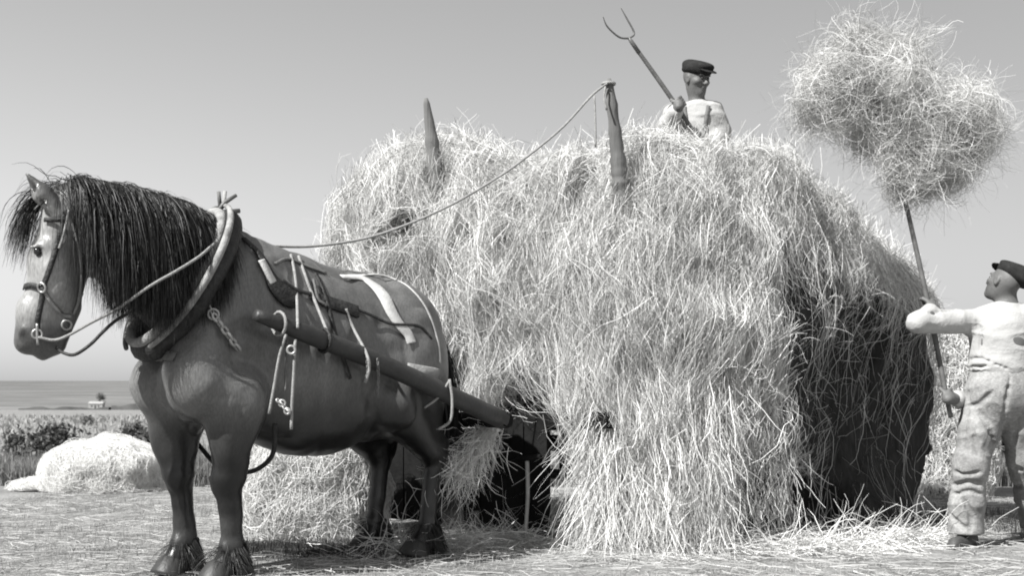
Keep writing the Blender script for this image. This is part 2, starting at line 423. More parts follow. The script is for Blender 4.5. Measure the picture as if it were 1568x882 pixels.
M_COAT = mat('horse_coat', 0.098, 0.34, 0.20, 4.0, bump=0.20, bscale=130, spec=0.48, at='tone', stretch=(1, 1, .35), fine=(110, .22))
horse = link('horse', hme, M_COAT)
tag(horse, 'heavy dark bay draught horse standing harnessed between the shafts of the hay wagon', 'horse')
# ------------------------------------------------------------------ wagon and its load (own frame: x to the rear, y to the wagon's left, z up)
WA = R(40.0); WO = np.array([0.0, 7.80, 0.0])
WM = np.array([[cos(WA), sin(WA), 0], [sin(WA), -cos(WA), 0], [0, 0, 1.0]])
def w2(q): return np.asarray(q, float) @ WM + WO
def wl(p): return (np.asarray(p, float) - WO) @ WM.T
M_HAY = mat('hay_stalk', 0.58, 0.75, 0.10, 3.0, spec=0.22, at='tone', trans=0.08)
M_HAYCORE = mat('hay_core', 0.032, 0.95, 0.45, 14.0, bump=1.0, bscale=45, spec=0.05, stretch=(1, 1, .35))  # near-black, so the shade between stalks is put into its colour
M_WOOD = mat('weathered_wood', 0.20, 0.8, 0.3, 6, bump=0.5, bscale=30, stretch=(1, 1, .15), spec=0.2)
M_DWOOD = mat('dark_tarred_wood', 0.011, 0.75, 0.35, 6, bump=0.5, bscale=40, spec=0.04)
M_IRON = mat('worn_iron', 0.09, 0.55, 0.3, 20, bump=0.2, bscale=80, spec=0.5)

def lumps(amp=1.0, seed=0):
    return lambda P: amp * (.075 * vnoise(P, 2.3, 11 + seed) + .045 * vnoise(P, 5.5, 12 + seed) + .02 * vnoise(P, 13, 13 + seed) + .20 * np.clip(vnoise(P * np.array([1, 1, .6]), 4.2, 14 + seed) - .38, 0, 1))
HAY = Solid()
HAY.ell((1.22, .18, 1.15), (1.36, 1.24, 1.46), .1, n=3.0)
HAY.ell((2.14, .28, .90), (1.46, 1.24, 1.34), .25, n=2.6)
HAY.ell((.32, -1.15, 2.06), (.84, .98, .78), .1)
HAY.ell((.55, -.45, 1.50), (.88, 1.05, 1.06), .25, n=2.4)
HAY.ell((1.15, .45, 2.32), (.75, .75, .28), .2)
HAY.ell((-.06, .95, 2.72), (.24, .36, .30), .12, cut=True)
def on(sdf, px, py, t0=5.5, fr=lambda p: p):
    """first point of a solid met along the line of sight through (px, py)"""
    d = nrm(pt(px, py, 1.0) - np.array([0, 0, EYE])); t = t0; best = (9, None)
    for _ in range(120):
        p = np.array([0, 0, EYE]) + d * t; q = float(sdf(fr(p)[None])[0])
        if q < best[0]: best = (q, p)
        if q < .002: break
        t += max(q * .7, .004)
    return best[1]
def hollow(px0, py0, px1, py1, thick, depth):
    """a dark hollow in the face of the load, from one seen point to another"""
    p, q = wl(on(HAY, px0, py0, 6.0, wl)), wl(on(HAY, px1, py1, 6.0, wl)); t = nrm(q - p); m = (p + q) / 2; g = HAY.grad(m[None], .02)[0]; g = nrm(g - (g @ t) * t)
    r = (np.linalg.norm(q - p) / 2, depth, thick); M = [t, g, np.cross(t, g)]; HOLES.append((m, np.array(r), np.array(M)))
    HAY.ell(m - g * .02, r, .05, M, cut=True)
HOLES = []
hollow(556, 382, 648, 326, .085, .30)                   # above the horse's croup
hollow(868, 318, 920, 222, .10, .20); hollow(925, 300, 948, 240, .06, .18); hollow(640, 268, 690, 255, .07, .18)      # about the stakes
hollow(706, 352, 730, 385, .05, .14); hollow(770, 300, 792, 316, .05, .14); hollow(1108, 232, 1150, 246, .045, .14); hollow(700, 520, 716, 570, .06, .16); hollow(1060, 330, 1075, 362, .045, .12)
HAY.ell((1.15, 1.25, .02), (.9, .5, .36), .12, cut=True)                       # hollow under the hem at the near corner
HAY.ell((2.35, 1.95, .90), (1.5, .78, 1.08), .10, cut=True)                                # the near side, cut back under its overhanging lip to deepen its shade
HAY.ell((.35, -.75, .05), (1.35, 1.42, .74), .08, n=4.0, cut=True)                        # clear of the fore wheels
HAYW = lumps()
def hayd(P): return HAY(P) + HAYW(P)
def hgrad(f, P, e=0.02):
    return nrm(np.stack([f(P + np.eye(3)[i] * e) - f(P - np.eye(3)[i] * e) for i in range(3)], -1))
def strands(name, sdf, P0, D0, length, S_, offset, width, parent, m, gravity=0.4, wander=0.5, frame=None, hang=None, stick=0.8, tone=(.75, 1.2), kind='stuff', curl=None, taper=.4, cull=None):
    """stalks that start at P0 in direction D0 and lie over the surface of sdf at their own offset; beyond its foot they hang"""
    n = len(P0); step = (length / (S_ - 1))[:, None]
    P = P0.copy(); D = nrm(D0); out = [P.copy()]
    cv = nrm(rng.normal(size=(n, 3))) * (curl if curl is not None else 0.0)
    for k in range(S_ - 1):
        D = D + wander * rng.normal(size=(n, 3)) * .35 + cv + np.array([0, 0, -gravity * .35]); D = nrm(D)
        P = P + D * step
        if sdf is not None and stick > 0:
            d = sdf(P); G = hgrad(sdf, P)
            corr = (offset - d)
            if hang is not None: corr = np.where((P[:, 2] < hang) & (corr < 0), 0, corr)
            mv = np.clip(corr, -.08, .10)[:, None] * G * stick
            P = P + mv; 
        P[:, 2] = np.maximum(P[:, 2], .006 + .01 * rng.random(n)) if frame is not None else P[:, 2]
        out.append(P.copy())
        D = nrm(P - out[-2])
    A = np.stack(out, 1)
    tn = rng.uniform(*tone, n) if len(tone) == 2 else tone
    if cull is not None:
        kp = cull(A); A, tn, width = A[kp], tn[kp], width[kp]
    if frame is not None: A = frame(A)
    me = ribbons(name, A, width, taper, tone=tn)
    o = link(name, me, m, parent); tag(o, kind=kind); return o
def surface_points(V, Q, n, keep=None):
    """n points spread over a quad mesh, weighted by area; returns points and normals"""
    a, b, c, d = (V[Q[:, i]] for i in range(4)); N_ = np.cross(c - a, d - b); A = np.linalg.norm(N_, axis=1)
    wgt = A * (1 if keep is None else keep((a + c) / 2, nrm(N_)))
    i = rng.choice(len(Q), n, p=wgt / wgt.sum()); s, t = rng.random((2, n, 1))
    p = (a[i] * (1 - s) + b[i] * s) * (1 - t) + (d[i] * (1 - s) + c[i] * s) * t
    return p, nrm(N_[i])

F, lo = HAY.grid(.04, HAYW, clip=((-9, -9, .02), (9, 9, 9)), pad=.1)
hv, hq = surface_nets(F, lo, .04)
hay_root = empty('hay_load', w2((0, 0, 0)), 'huge shaggy load of pale loose hay heaped over the wagon and hanging to the ground', 'hay load')
# the packed heart of the load lies a little inside its loose skin
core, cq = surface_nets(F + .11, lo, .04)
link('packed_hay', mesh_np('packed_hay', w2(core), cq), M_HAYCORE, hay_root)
# drooping locks: seeds with a common lean, stalks round them
def shaded_flank(P, N_):
    """the flank on the shaded side: stalks thinned so the dark core paints its shade"""
    return np.clip((N_[:, 1] * .94 + N_[:, 0] * .34 - .42) / .25, 0, 1) * np.clip((P[:, 0] - .80) / .25, 0, 1) * np.clip((2.0 - .15 * P[:, 0] - P[:, 2]) / .25, 0, 1) * np.clip((.985 - .766 * N_[:, 0] - .643 * N_[:, 1]) / .05, 0, 1)
def cull_stalks(A):
    s_ = np.zeros(len(A))
    for k in (.45, .7, 1.0):
        q = A[:, int(k * (A.shape[1] - 1))]; s_ = np.maximum(s_, shaded_flank(q, hgrad(hayd, q, .04)))
    e = A[:, [A.shape[1] // 2, -1]]                       # nor below the bed, where the fore wheels stand
    u_ = ((e[..., 0] < .9) & (e[..., 1] < .64) & (e[..., 2] < .86 + .14 * np.sin(e[..., 1] * 7) - .18 * np.clip(e[..., 1] - .2, 0, 1))).any(1)
    u_ |= ((e[..., 0] > .35) & (e[..., 1] > .72) & (e[..., 2] < .30 + .12 * np.sin(e[..., 0] * 9))).any(1)
    h_ = np.zeros(len(A), bool)
    for m, r, M in HOLES:
        for k in (A.shape[1] // 3, A.shape[1] // 2, 2 * A.shape[1] // 3): h_ |= (((A[:, k] - m) @ M.T / (r * [.95, 1.3, .95])) ** 2).sum(-1) < 1
    return rng.random(len(A)) > np.maximum(np.maximum(s_ * .95, u_ * .96), h_ * .86)
def seen(P, N_):
    f = (-N_[:, 0] * .643 + .766 * N_[:, 1] + .45 * N_[:, 2] + .34)
    return np.clip(f, .0, 1) * (P[:, 2] > .05) * (1 - .8 * shaded_flank(P, N_))  # fewer stalks over the dark core where the flank should read as shaded
sp_, sn_ = surface_points(hv, hq, 3600, seen)
nk = 95000
ci = rng.integers(0, len(sp_), nk); P0 = sp_[ci] + rng.normal(size=(nk, 3)) * np.array([.05, .05, .07]); P0 = P0
lean = nrm(np.stack([rng.normal(size=len(sp_)) * .34, rng.normal(size=len(sp_)) * .16, -np.ones(len(sp_))], -1))
top = np.clip((sn_[:, 2] - .35) / .4, 0, 1)[:, None]
rd = rng.normal(size=(len(sp_), 3)) * np.array([1, 1, .25])
lean = nrm(lean * (1 - top * .75) + rd * top * .9)
D0 = nrm(lean[ci] + rng.normal(size=(nk, 3)) * .24)
loff = rng.uniform(-.16, .03, len(sp_)); ctone = rng.uniform(.55, 1.20, len(sp_))
strands('loose_stalks', hayd, P0, D0, rng.uniform(.25, .95, nk), 9, loff[ci] + rng.uniform(-.04, .035, nk), rng.uniform(.0014, .0036, nk), hay_root, M_HAY, gravity=.50, wander=.46, curl=.13, frame=w2, hang=.35, cull=cull_stalks, tone=ctone[ci] * rng.uniform(.72, 1.3, nk))
# stray stalks standing off the outline
sp2, sn2 = surface_points(hv, hq, 5200, lambda P, N_: np.clip(N_[:, 2] + .6, 0, 1) * (P[:, 2] > .8))
strands('stray_stalks', hayd, sp2 - sn2 * .04, nrm(sn2 * .8 + rng.normal(size=sn2.shape) * .8), rng.uniform(.08, .24, len(sp2)), 6, 0, rng.uniform(.0016, .003, len(sp2)), hay_root, M_HAY, gravity=.5, wander=.6, frame=w2, stick=0, curl=.12)
# the curtain that hangs past the wagon's near corner down to the stubble
n3 = 6500; s3 = rng.uniform(0, 1, n3); z3 = rng.uniform(.22, 1.1, n3)
cur = spline([(.03, .72, 0), (.08, .90, 0), (.22, 1.15, 0), (.60, 1.36, 0), (1.05, 1.40, 0)], 200)
g3 = np.round(s3 * 26 + .8 * vnoise(np.stack([s3 * 12, z3, s3 * 0], -1), 1.5, 3)) / 26
P3 = cur[np.clip((s3 * .5 + g3 * .5) * 199, 0, 199).astype(int)] + np.stack([rng.normal(size=n3) * .045, rng.normal(size=n3) * .045, z3], -1)
strands('hanging_stalks', None, P3, nrm(np.stack([rng.normal(size=n3) * .16, rng.normal(size=n3) * .16 + .05, -np.ones(n3)], -1)), rng.uniform(.3, .85, n3) * (.62 + .5 * vnoise(np.stack([s3 * 22, z3 * 0, z3 * 0], -1), 1.0, 4)) * np.interp(s3, [0, .45, .7, 1], [1.1, 1.0, .62, .5]), 10, 0, rng.uniform(.0016, .0040, n3), hay_root, M_HAY, gravity=.5, wander=.5, frame=w2, stick=0, curl=.14, tone=np.clip(1 + .6 * vnoise(np.stack([s3 * 30, z3 * 2, z3 * 0], -1), 1.0, 5), .45, 1.3) * rng.uniform(.75, 1.2, n3))

# ------------------------------------------------------------------ the wagon itself
wag = empty('hay_wagon', WO, 'wooden hay wagon with two tall pointed stakes, mostly buried under its load', 'wagon')
def hub_wheel(x, y, r):
    c = np.array([x, y, r]); e = np.array([0, 1, 0.0])
    rim = MB(); an = np.linspace(0, 2 * pi, 33)[:-1]
    loop = np.stack([x + r * np.cos(an), np.full(32, y), r + r * np.sin(an)], -1)
    prof = [(-.035, -.035), (-.035, 0), (.035, 0), (.035, -.035)]
    def band(profile):
        V = []; Q = []
        for k, a in enumerate(an):
            for (oy, orr) in profile: V.append((x + (r + orr) * cos(a), y + oy, r + (r + orr) * sin(a)))
        m = len(profile)
        for k in range(32):
            for j in range(m): Q.append((k * m + j, k * m + (j + 1) % m, ((k + 1) % 32) * m + (j + 1) % m, ((k + 1) % 32) * m + j))
        return w2(V), Q
    wheel = empty('wheel', w2(c)); wheel.parent = wag; wheel.matrix_parent_inverse = Matrix.Translation(Vector(wag.location)).inverted()
    MB().add(*band([(-.03, -.07), (-.03, -.008), (.03, -.008), (.03, -.07)])).build('rim', M_DWOOD, wheel, False)
    MB().add(*band([(-.034, -.008), (-.034, .0), (.034, .0), (.034, -.008)])).build('tyre', M_IRON, wheel, False)
    MB().tube(w2([c - e * .13, c - e * .10, c, c + e * .10, c + e * .13]), [.05, .07, .09, .07, .05], 12).build('hub', M_DWOOD, wheel)
    spk = None
    for k in range(10):
        a = k * 2 * pi / 10 + .2; d = np.array([cos(a), 0, sin(a)])
        MB().tube(w2([c + d * .07, c + d * (r - .07)]), [.024, .019], 6).build('spoke', M_DWOOD, wheel)
for x, y, r in ((.45, -.78, .41), (.45, .80, .41), (2.75, -.82, .5), (2.75, .84, .5)): hub_wheel(x, y, r)
for k in range(8):
    MB().box(w2((1.75, -.72 + k * .205, .86)), (1.78, .098, .018), WM).build('floor_plank', M_DWOOD, wag, False)
for nm, c, hf in (('bolster', (.45, 0, .77), (.07, .62, .06)), ('bolster', (2.75, 0, .77), (.07, .68, .06)), ('reach_pole', (1.6, 0, .55), (1.15, .045, .045)), ('blackout_crossboard', (1.3, .05, .60), (.02, 1.0, .23)), ('front_beam', (-.02, 0, .80), (.05, .95, .05)), ('side_rail', (1.75, .86, 1.0), (1.78, .03, .05)), ('side_rail', (1.75, -.86, 1.0), (1.78, .03, .05))):  # the board across the underside is added to block lit ground behind
    MB().box(w2(c), hf, WM).build(nm, M_DWOOD, wag, False)
for x, y, r in ((.45, .0, .41), (2.75, 0, .5)):
    MB().tube(w2([(x, -.92, r), (x, .94, r)]), .035, 8).build('axle', M_IRON, wag)
MB().tube(w2([(-.95, .0, .72), (.45, 0, .62)]), [.05, .055], 8).build('turntable_pole', M_DWOOD, wag)
for k in range(8):      # near-black boards added under the bed to blot out lit ground
    MB().box(w2((-.06 + .004 * (k % 2), -1.24 + k * .222, .42 + .012 * (k % 3))), (.016, .107, .375), WM).build('blackout_board', M_DWOOD, wag, False)
M_STAKE = mat('bleached_stake', 0.13, 0.85, 0.35, 9, bump=0.6, bscale=60, stretch=(1, 1, .08), spec=0.2)
for base, top, r0, r1 in ((pt(953, 330, 7.28), pt(932, 120, 7.22), .054, .024), (pt(674, 330, 8.16), pt(652, 150, 8.10), .062, .024)):
    b2 = base - (top - base) / np.linalg.norm(top - base) * 1.0
    m_ = spline([b2, base, base * .6 + top * .4 + np.array([.008, 0, 0]), top], 14)
    m_ = spline(m_, 40); kk = np.arange(40) / 39.
    st = MB().tube(m_, np.interp(kk, [0, .4, .6, .8, .93, .985, 1], [r0, r0, r0 * .9, r0 * .72, r1 * 1.35, r1 * 1.0, r1 * .55]) * (1 + .16 * vnoise(np.stack([kk * 30, kk * 0, kk * 0 + r0 * 90], -1), 1.0, 17)) , 11).build('stake', M_STAKE, wag)
# shafts, either side of the horse
SH = {}
for sd in (1, -1):
    a = h2w((.73, sd * .43, 1.345)); b = h2w((-.95, sd * .46, .80)); mid = (a + b) / 2 + np.array([0, 0, .025])
    p = spline([a, a * .7 + b * .3 + np.array([0, 0, .02]), mid, b], 24); SH[sd] = p
    MB().tube(p, [.030, .050, .050, .052, .054, .056], 10).build('shaft', mat('worn_shaft', 0.024, 0.5, 0.4, 7, bump=0.35, bscale=50, spec=0.45, stretch=(1, 1, 1)), wag)
MB().tube([SH[1][-1] + np.array([.03, -.03, .0]), SH[-1][-1] + np.array([-.03, .03, .0])], .045, 8).build('splinter_bar', M_DWOOD, wag)
M_PALE = mat('pale_stick', 0.30, 0.8, 0.25, 14, bump=0.3, bscale=60, spec=0.2)
MB().tube([pt(807, 702, 7.45), pt(808, 760, 7.44), pt(803, 838, 7.42)], [.014, .013, .012], 7, 10).build('prop_stick', M_PALE, wag)
MB().tube([pt(778, 712, 7.52), pt(800, 703, 7.46), pt(828, 700, 7.4)], .018, 7).build('prop_bar', M_DWOOD, wag)
MB().tube([pt(878, 718, 7.36), pt(905, 716, 7.32), pt(930, 717, 7.3)], .016, 7).build('rail_end', M_PALE, wag)
MB().tube([pt(769, 660, 7.3), pt(758, 700, 7.27), pt(749, 745, 7.25)], .008, 6).build('hanging_cord', mat('rope', 0.26, 0.9, 0.25, 40, bump=0.8, bscale=220, spec=0.1), wag)
# wisp of hay caught on the front of the wagon
wisp = empty('hay_wisp', pt(750, 660, 7.25), 'ragged wisp of hay dangling from the wagon front behind the shaft end', 'hay wisp')
n4 = 800; t4 = rng.random(n4) ** .8
path = np.stack([pt(765, 648, 7.28), pt(742, 668, 7.18), pt(712, 712, 7.12), pt(672, 748, 7.08)]); pw = spline(path, 100)
P4 = pw[(t4 * 80).astype(int)] + rng.normal(size=(n4, 3)) * (.018 + .05 * t4[:, None])
d4 = nrm(pw[np.minimum((t4 * 80).astype(int) + 12, 99)] - pw[(t4 * 80).astype(int)])
strands('wisp_stalks', None, P4, nrm(d4 + rng.normal(size=(n4, 3)) * (.15 + .55 * t4[:, None])), rng.uniform(.08, .30, n4), 8, 0, rng.uniform(.002, .0045, n4), wisp, M_HAY, gravity=.22, wander=.55, stick=0, curl=.2)
# ------------------------------------------------------------------ horse: mane, tail, feather, hooves, eyes; harness laid on the body
M_HAIR = mat('dark_mane', 0.010, 0.5, 0.3, 30, spec=0.3, at='tone')
M_HOOF = mat('hoof_horn', 0.03, 0.5, 0.3, 20, bump=0.3, bscale=60, stretch=(1, 1, .2))
M_EYE = mat('eye', 0.01, 0.08, 0.0, 5, spec=0.8)
M_LEA = mat('black_leather', 0.020, 0.6, 0.5, 22, bump=0.7, bscale=70, spec=0.3, fine=(90, .4))
M_LEAG = mat('dusty_leather', 0.10, 0.7, 0.35, 18, bump=0.5, bscale=90, spec=0.25)
M_CANV = mat('pale_canvas', 0.42, 0.9, 0.18, 25, bump=0.5, bscale=160, spec=0.1)
M_PAD = mat('pale_collar_lining', 0.22, 0.9, 0.5, 16, bump=0.6, bscale=120, spec=0.1)
M_ROPE = mat('rope', 0.26, 0.9, 0.25, 40, bump=0.8, bscale=220, spec=0.1)
M_STEEL = mat('bright_iron', 0.30, 0.38, 0.25, 20, bump=0.2, bscale=80, spec=0.6, metal=0.5)
def hbw(P): return HB(w2h(P))
def on_horse(px, py, out=0.0):
    """the spot of the horse's skin seen at (px, py); out = metres off it. Past the outline: the nearest skin"""
    d = nrm(pt(px, py, 1.0) - np.array([0, 0, EYE])); t = 4.9; best = (9, None)
    for _ in range(90):
        p = np.array([0, 0, EYE]) + d * t; q = float(hbw(p[None])[0])
        if q < best[0]: best = (q, p)
        if q < .002: break
        t += max(q * .7, .004)
        if t > 8.5: break
    p = best[1]
    for _ in range(4):
        g = hgrad(hbw, p[None], .006)[0]; p = p - g * float(hbw(p[None])[0])
    g = hgrad(hbw, p[None], .02)[0]
    return p + g * out, g
def lay(pts, out=.006): 
    q = [on_horse(x, y, out) for x, y in pts]; return np.array([a for a, _ in q]), np.array([b for _, b in q])
def hug(P, out, it=3):
    """presses a path onto the horse's skin"""
    P = np.array(P, float)
    for _ in range(it): P = P - hgrad(hbw, P, .006) * (hbw(P) - out)[:, None]
    return P, hgrad(hbw, P, .02)
def strap_on(mb, pts, width, out=.006, thick=.006, n=None):
    P, N_ = lay(pts, out); n = n or 6 * len(pts); P = spline(P, n); P, N_ = hug(P, out, 2); return mb.strap(P, N_, width, thick)
def rope_on(mb, pts, rad, out=None, n=None, sides=6):
    out = rad * .8 if out is None else out
    P, N_ = lay(pts, out); P = spline(P, n or 6 * len(pts)); P, _ = hug(P, out, 2); return mb.tube(P, rad, sides)

def hair(name, P0, D0, length, width, parent, S_=9, layer=(.008, .05), gravity=.9, wander=.12, tone=(.5, 2.2), flow=None):
    n = len(P0); off = rng.uniform(*layer, n); P = P0.copy(); D = nrm(D0); out = [P.copy()]; st = (length / (S_ - 1))[:, None]
    for k in range(S_ - 1):
        D = nrm(D + np.array([0, 0, -gravity * .5]) + rng.normal(size=(n, 3)) * wander + (0 if flow is None else flow)); P = P + D * st
        d = hbw(P); G = hgrad(hbw, P, .01); P = P + np.clip(off - d, 0, .08)[:, None] * G
        out.append(P.copy()); D = nrm(P - out[-2])
    A = np.stack(out, 1); kp = (A[:, :, 2].max(1) < A[:, 0, 2] + .06); A, width = A[kp], width[kp]
    o = link(name, ribbons(name, A, width, .75, tone=rng.uniform(*tone, len(A))), M_HAIR, parent); tag(o, kind='stuff'); return o
# mane, combed over to the near side
crest = np.array([on_horse(px, py)[0] for px, py in ((96, 300), (125, 288), (160, 292), (200, 297), (240, 305), (280, 314), (318, 330))])
crest = h2w([(1.43, -.05, 1.89), (1.33, -.03, 1.90), (1.22, -.02, 1.88), (1.08, -.0, 1.86), (.95, 0, 1.84), (.80, 0, 1.83)])
nm = 12000; tm = rng.random(nm); cp = spline(crest, 200); lock = np.round(tm * 34 + rng.normal(size=nm) * .12) / 34
P0 = cp[np.clip(lock * 199, 0, 199).astype(int)] * .6 + cp[(tm * 199).astype(int)] * .4 + rng.normal(size=(nm, 3)) * .014
P0, _ = hug(P0, .006, 2)
LV = np.array([HL[0], HL[1], 0])
D0 = nrm(LV * rng.uniform(.5, 1.0, (nm, 1)) + np.array([0, 0, -.25]) + rng.normal(size=(nm, 3)) * .12)
lenm = np.interp(tm, [0, .12, .5, .85, 1], [.52, .64, .72, .62, .36]) * rng.uniform(.75, 1.12, nm)
hair('mane', P0, D0, lenm, rng.uniform(.0018, .0040, nm), horse, 12, (.005, .034), 1.05, .085)
nf = 650; fp = h2w(hx(84, 306, -.035)) + rng.normal(size=(nf, 3)) * np.array([.035, .035, .015]); fp, _ = hug(fp, .01, 2)
hair('forelock', fp, nrm(HD * .26 + np.array([0, 0, -.3]) + HN * rng.normal(size=(nf, 1)) * .22 + rng.normal(size=(nf, 3)) * .12), rng.uniform(.20, .38, nf), rng.uniform(.0018, .0036, nf), horse, 9, (.01, .05), .8, .08, flow=HD * .03)
nt_ = 1700; tp0 = h2w((-.74, 0.02, 1.30)) + rng.normal(size=(nt_, 3)) * .03
hair('tail', tp0, nrm(-HU * .35 + np.array([0, 0, -.6]) + rng.normal(size=(nt_, 3)) * .15), rng.uniform(.75, 1.1, nt_), rng.uniform(.004, .008, nt_), horse, 9, (.01, .05), 1.3, .06)
for (u, v, z0, back) in ((.715, .18, .26, -1), (.775, -.18, .26, -1), (-.60, .18, .27, -1), (-.50, -.18, .27, -1)):
    nn_ = 2600; an = rng.uniform(0, 2 * pi, nn_); fr = rng.random(nn_)
    q = np.stack([u - .01 + .05 * np.cos(an) - .02, v + .05 * np.sin(an), z0 - .06 - .16 * fr], -1)
    dirs = np.stack([np.cos(an) * .10 - .14, np.sin(an) * .10, -np.ones(nn_)], -1)
    hair('feather', h2w(q), nrm(dirs @ HM + rng.normal(size=(nn_, 3)) * .1), rng.uniform(.10, .22, nn_), rng.uniform(.0014, .0030, nn_), horse, 6, (.003, .012), .35, .10, tone=(.8, 4.5))
for (u, v) in ((.775, .18), (.835, -.18), (-.525, .18), (-.425, -.18)):
    MB().tube(h2w([(u + .028, v, .0), (u + .02, v, .02), (u - .005, v, .09), (u - .01, v, .10)]), [.098, .096, .070, .05], 16).build('hoof', M_HOOF, horse)
for s_ in (1, -1):
    c = h2w(hx(57, 385, s_ * .092)); eb = Solid(); eb.ell((0, 0, 0), (.018, .018, .018)); me, V = eb.mesh('eye', .006); me.transform(Matrix.Translation(Vector(c))); link('eye', me, M_EYE, horse)
# ---- collar
CT = nrm(np.array([-.45, 0, .72])); CF = nrm(np.array([.72, 0, .45]))       # along the neck opening, forward
def collar_loop(f, grow, n=40, a0=0, a1=2 * pi):
    an = np.linspace(a0, a1, n, endpoint=abs(a1 - a0) < 6.2)
    q = np.array([(.885, 0, 1.535)]) + np.cos(an)[:, None] * CT * (.395 + grow) + np.sin(an)[:, None] * np.array([0, 1, 0]) * ((.225 + .02 * np.cos(an * 1.0 + pi))[:, None] + grow) + CF * f
    return h2w(q)
col_root = empty('horse_collar', h2w((.885, 0, 1.1)), 'padded black horse collar with pale lining and upright hames round the horse neck', 'horse collar')
MB().tube(collar_loop(-.03, .015, 60), .055 * (1 + .10 * vnoise(np.stack([np.arange(60) * .5, np.zeros(60), np.zeros(60)], -1), 1.0, 21)), 12, closed=True).build('collar_pad', M_LEA, col_root)
MB().tube(collar_loop(.032, .012, 60), .027 * (1 + .16 * vnoise(np.stack([np.arange(60) * .5, np.zeros(60), np.ones(60)], -1), 1.0, 22)), 10, closed=True).build('collar_lining', M_PAD, col_root)
for s_ in (1, -1):
    hl = collar_loop(.02, .068, 22, s_ * .06, s_ * 2.75); tip = hl[0] + (hl[0] - hl[1]) * .2 + np.array([.012 * s_, 0, .075])
    MB().tube(np.concatenate([[tip], hl]), [.010, .016, .020, .020, .018, .012], 8).build('hame', M_LEAG if s_ < 0 else M_PAD, col_root)
MB().tube([h2w((.69, .02, 1.90)), h2w((.66, .03, 1.95)), h2w((.60, .05, 1.995))], [.014, .012, .009], 6).build('hame_hook', M_IRON, col_root)
MB().tube([h2w((.66, .03, 1.90)), h2w((.58, .05, 1.915))], .012, 6).build('hame_stud', M_IRON, col_root)
def link_chain(mb, P, rad, size):
    P = np.asarray(P, float); L_ = np.linalg.norm(np.diff(P, axis=0), axis=1).sum(); n = max(2, int(L_ / (size * 1.5))); Q_ = spline(P, n + 1)
    for i in range(n):
        a, b = Q_[i], Q_[i + 1]; c = (a + b) / 2; d = nrm(b - a); u = nrm(np.cross(d, [0.3, 0.5, .8])); u = u if i % 2 else np.cross(d, u)
        an = np.linspace(0, 2 * pi, 11)[:-1]; mb.tube(c + np.cos(an)[:, None] * d * size * 1.0 + np.sin(an)[:, None] * u * size * .55, rad, 5, closed=True)
    return mb
a_, g_ = on_horse(310, 452, .03); b_, _ = on_horse(326, 484, .03); c_, _ = on_horse(345, 512, .02); d_, _ = on_horse(362, 536, .02)
an = np.linspace(0, 2 * pi, 17)[:-1]; rr = nrm(np.cross(g_, [0, 0, 1.0])); r2 = np.cross(g_, rr)
MB().tube(b_ + .026 * (np.cos(an)[:, None] * rr + np.sin(an)[:, None] * r2), .0065, 6, closed=True).build('ring', M_STEEL, col_root)
link_chain(MB(), [a_, b_], .005, .014).build('hame_chain', M_STEEL, col_root)
link_chain(MB(), [b_, c_, d_], .0085, .024).build('trace_chain', M_STEEL, col_root)
m = MB(); rope_on(m, [(300, 458), (288, 468), (276, 470), (268, 452)], .007, .05); m.build('hame_strap', M_LEA, col_root)
m = MB(); strap_on(m, [(214, 542), (240, 546), (268, 548)], .05, .008); m.build('breast_strap', M_LEAG, col_root)
# ---- saddle, back band, breeching
hs = empty('cart_harness', h2w((.2, 0, 1.65)), 'cart saddle, back straps and white rump strap laid over the horse back', 'harness')
m = MB(); strap_on(m, [(372, 366), (392, 385), (410, 415), (420, 436), (438, 452), (452, 458)], [.03, .035, .05, .10, .13, .12], .007, .010); m.build('saddle_pad', M_LEA, hs)
m = MB(); strap_on(m, [(398, 400), (408, 418), (416, 434)], .045, .014, .006); m.build('saddle_cloth', M_CANV, hs)
m = MB(); strap_on(m, [(472, 452), (500, 462), (530, 472), (548, 478)], [.04, .075, .08, .075], .007, .008); m.build('back_strap', M_LEA, hs)
m = MB(); strap_on(m, [(430, 430), (455, 446), (475, 452)], .02, .012); m.build('saddle_strap', M_LEA, hs); m = MB(); strap_on(m, [(545, 474), (570, 485), (600, 497), (640, 500), (660, 520)], .016, .008); m.build('hip_strap', M_LEA, hs)
m = MB(); strap_on(m, [(522, 424), (552, 426), (572, 438), (588, 456), (598, 476), (610, 496), (624, 512), (630, 526)], [.03, .055, .075, .078, .072, .062, .06, .06], .006, .004); m.build('rump_strap', M_CANV, hs)
m = MB(); strap_on(m, [(548, 423), (590, 423), (630, 444), (656, 480), (669, 520), (673, 556)], .018, .005, .004); m.build('crupper_strap', M_CANV, hs)
m = MB(); strap_on(m, [(622, 570), (645, 574), (668, 578)], .105, .012, .012); m.build('breeching', mat('worn_canvas', .20, .85, .3, 20, bump=.4, bscale=90), hs)
m = MB(); strap_on(m, [(482, 420), (492, 440), (502, 470), (512, 510), (524, 548), (535, 580)], .022, .010); m.build('girth_strap', M_LEA, hs)
m = MB(); strap_on(m, [(420, 405), (440, 398), (470, 410), (498, 420)], .02, .010); m.build('buckle_strap', M_LEAG, hs); m = MB(); strap_on(m, [(498, 470), (485, 458), (478, 430)], .018, .014); m.build('buckle_strap', M_LEAG, hs)
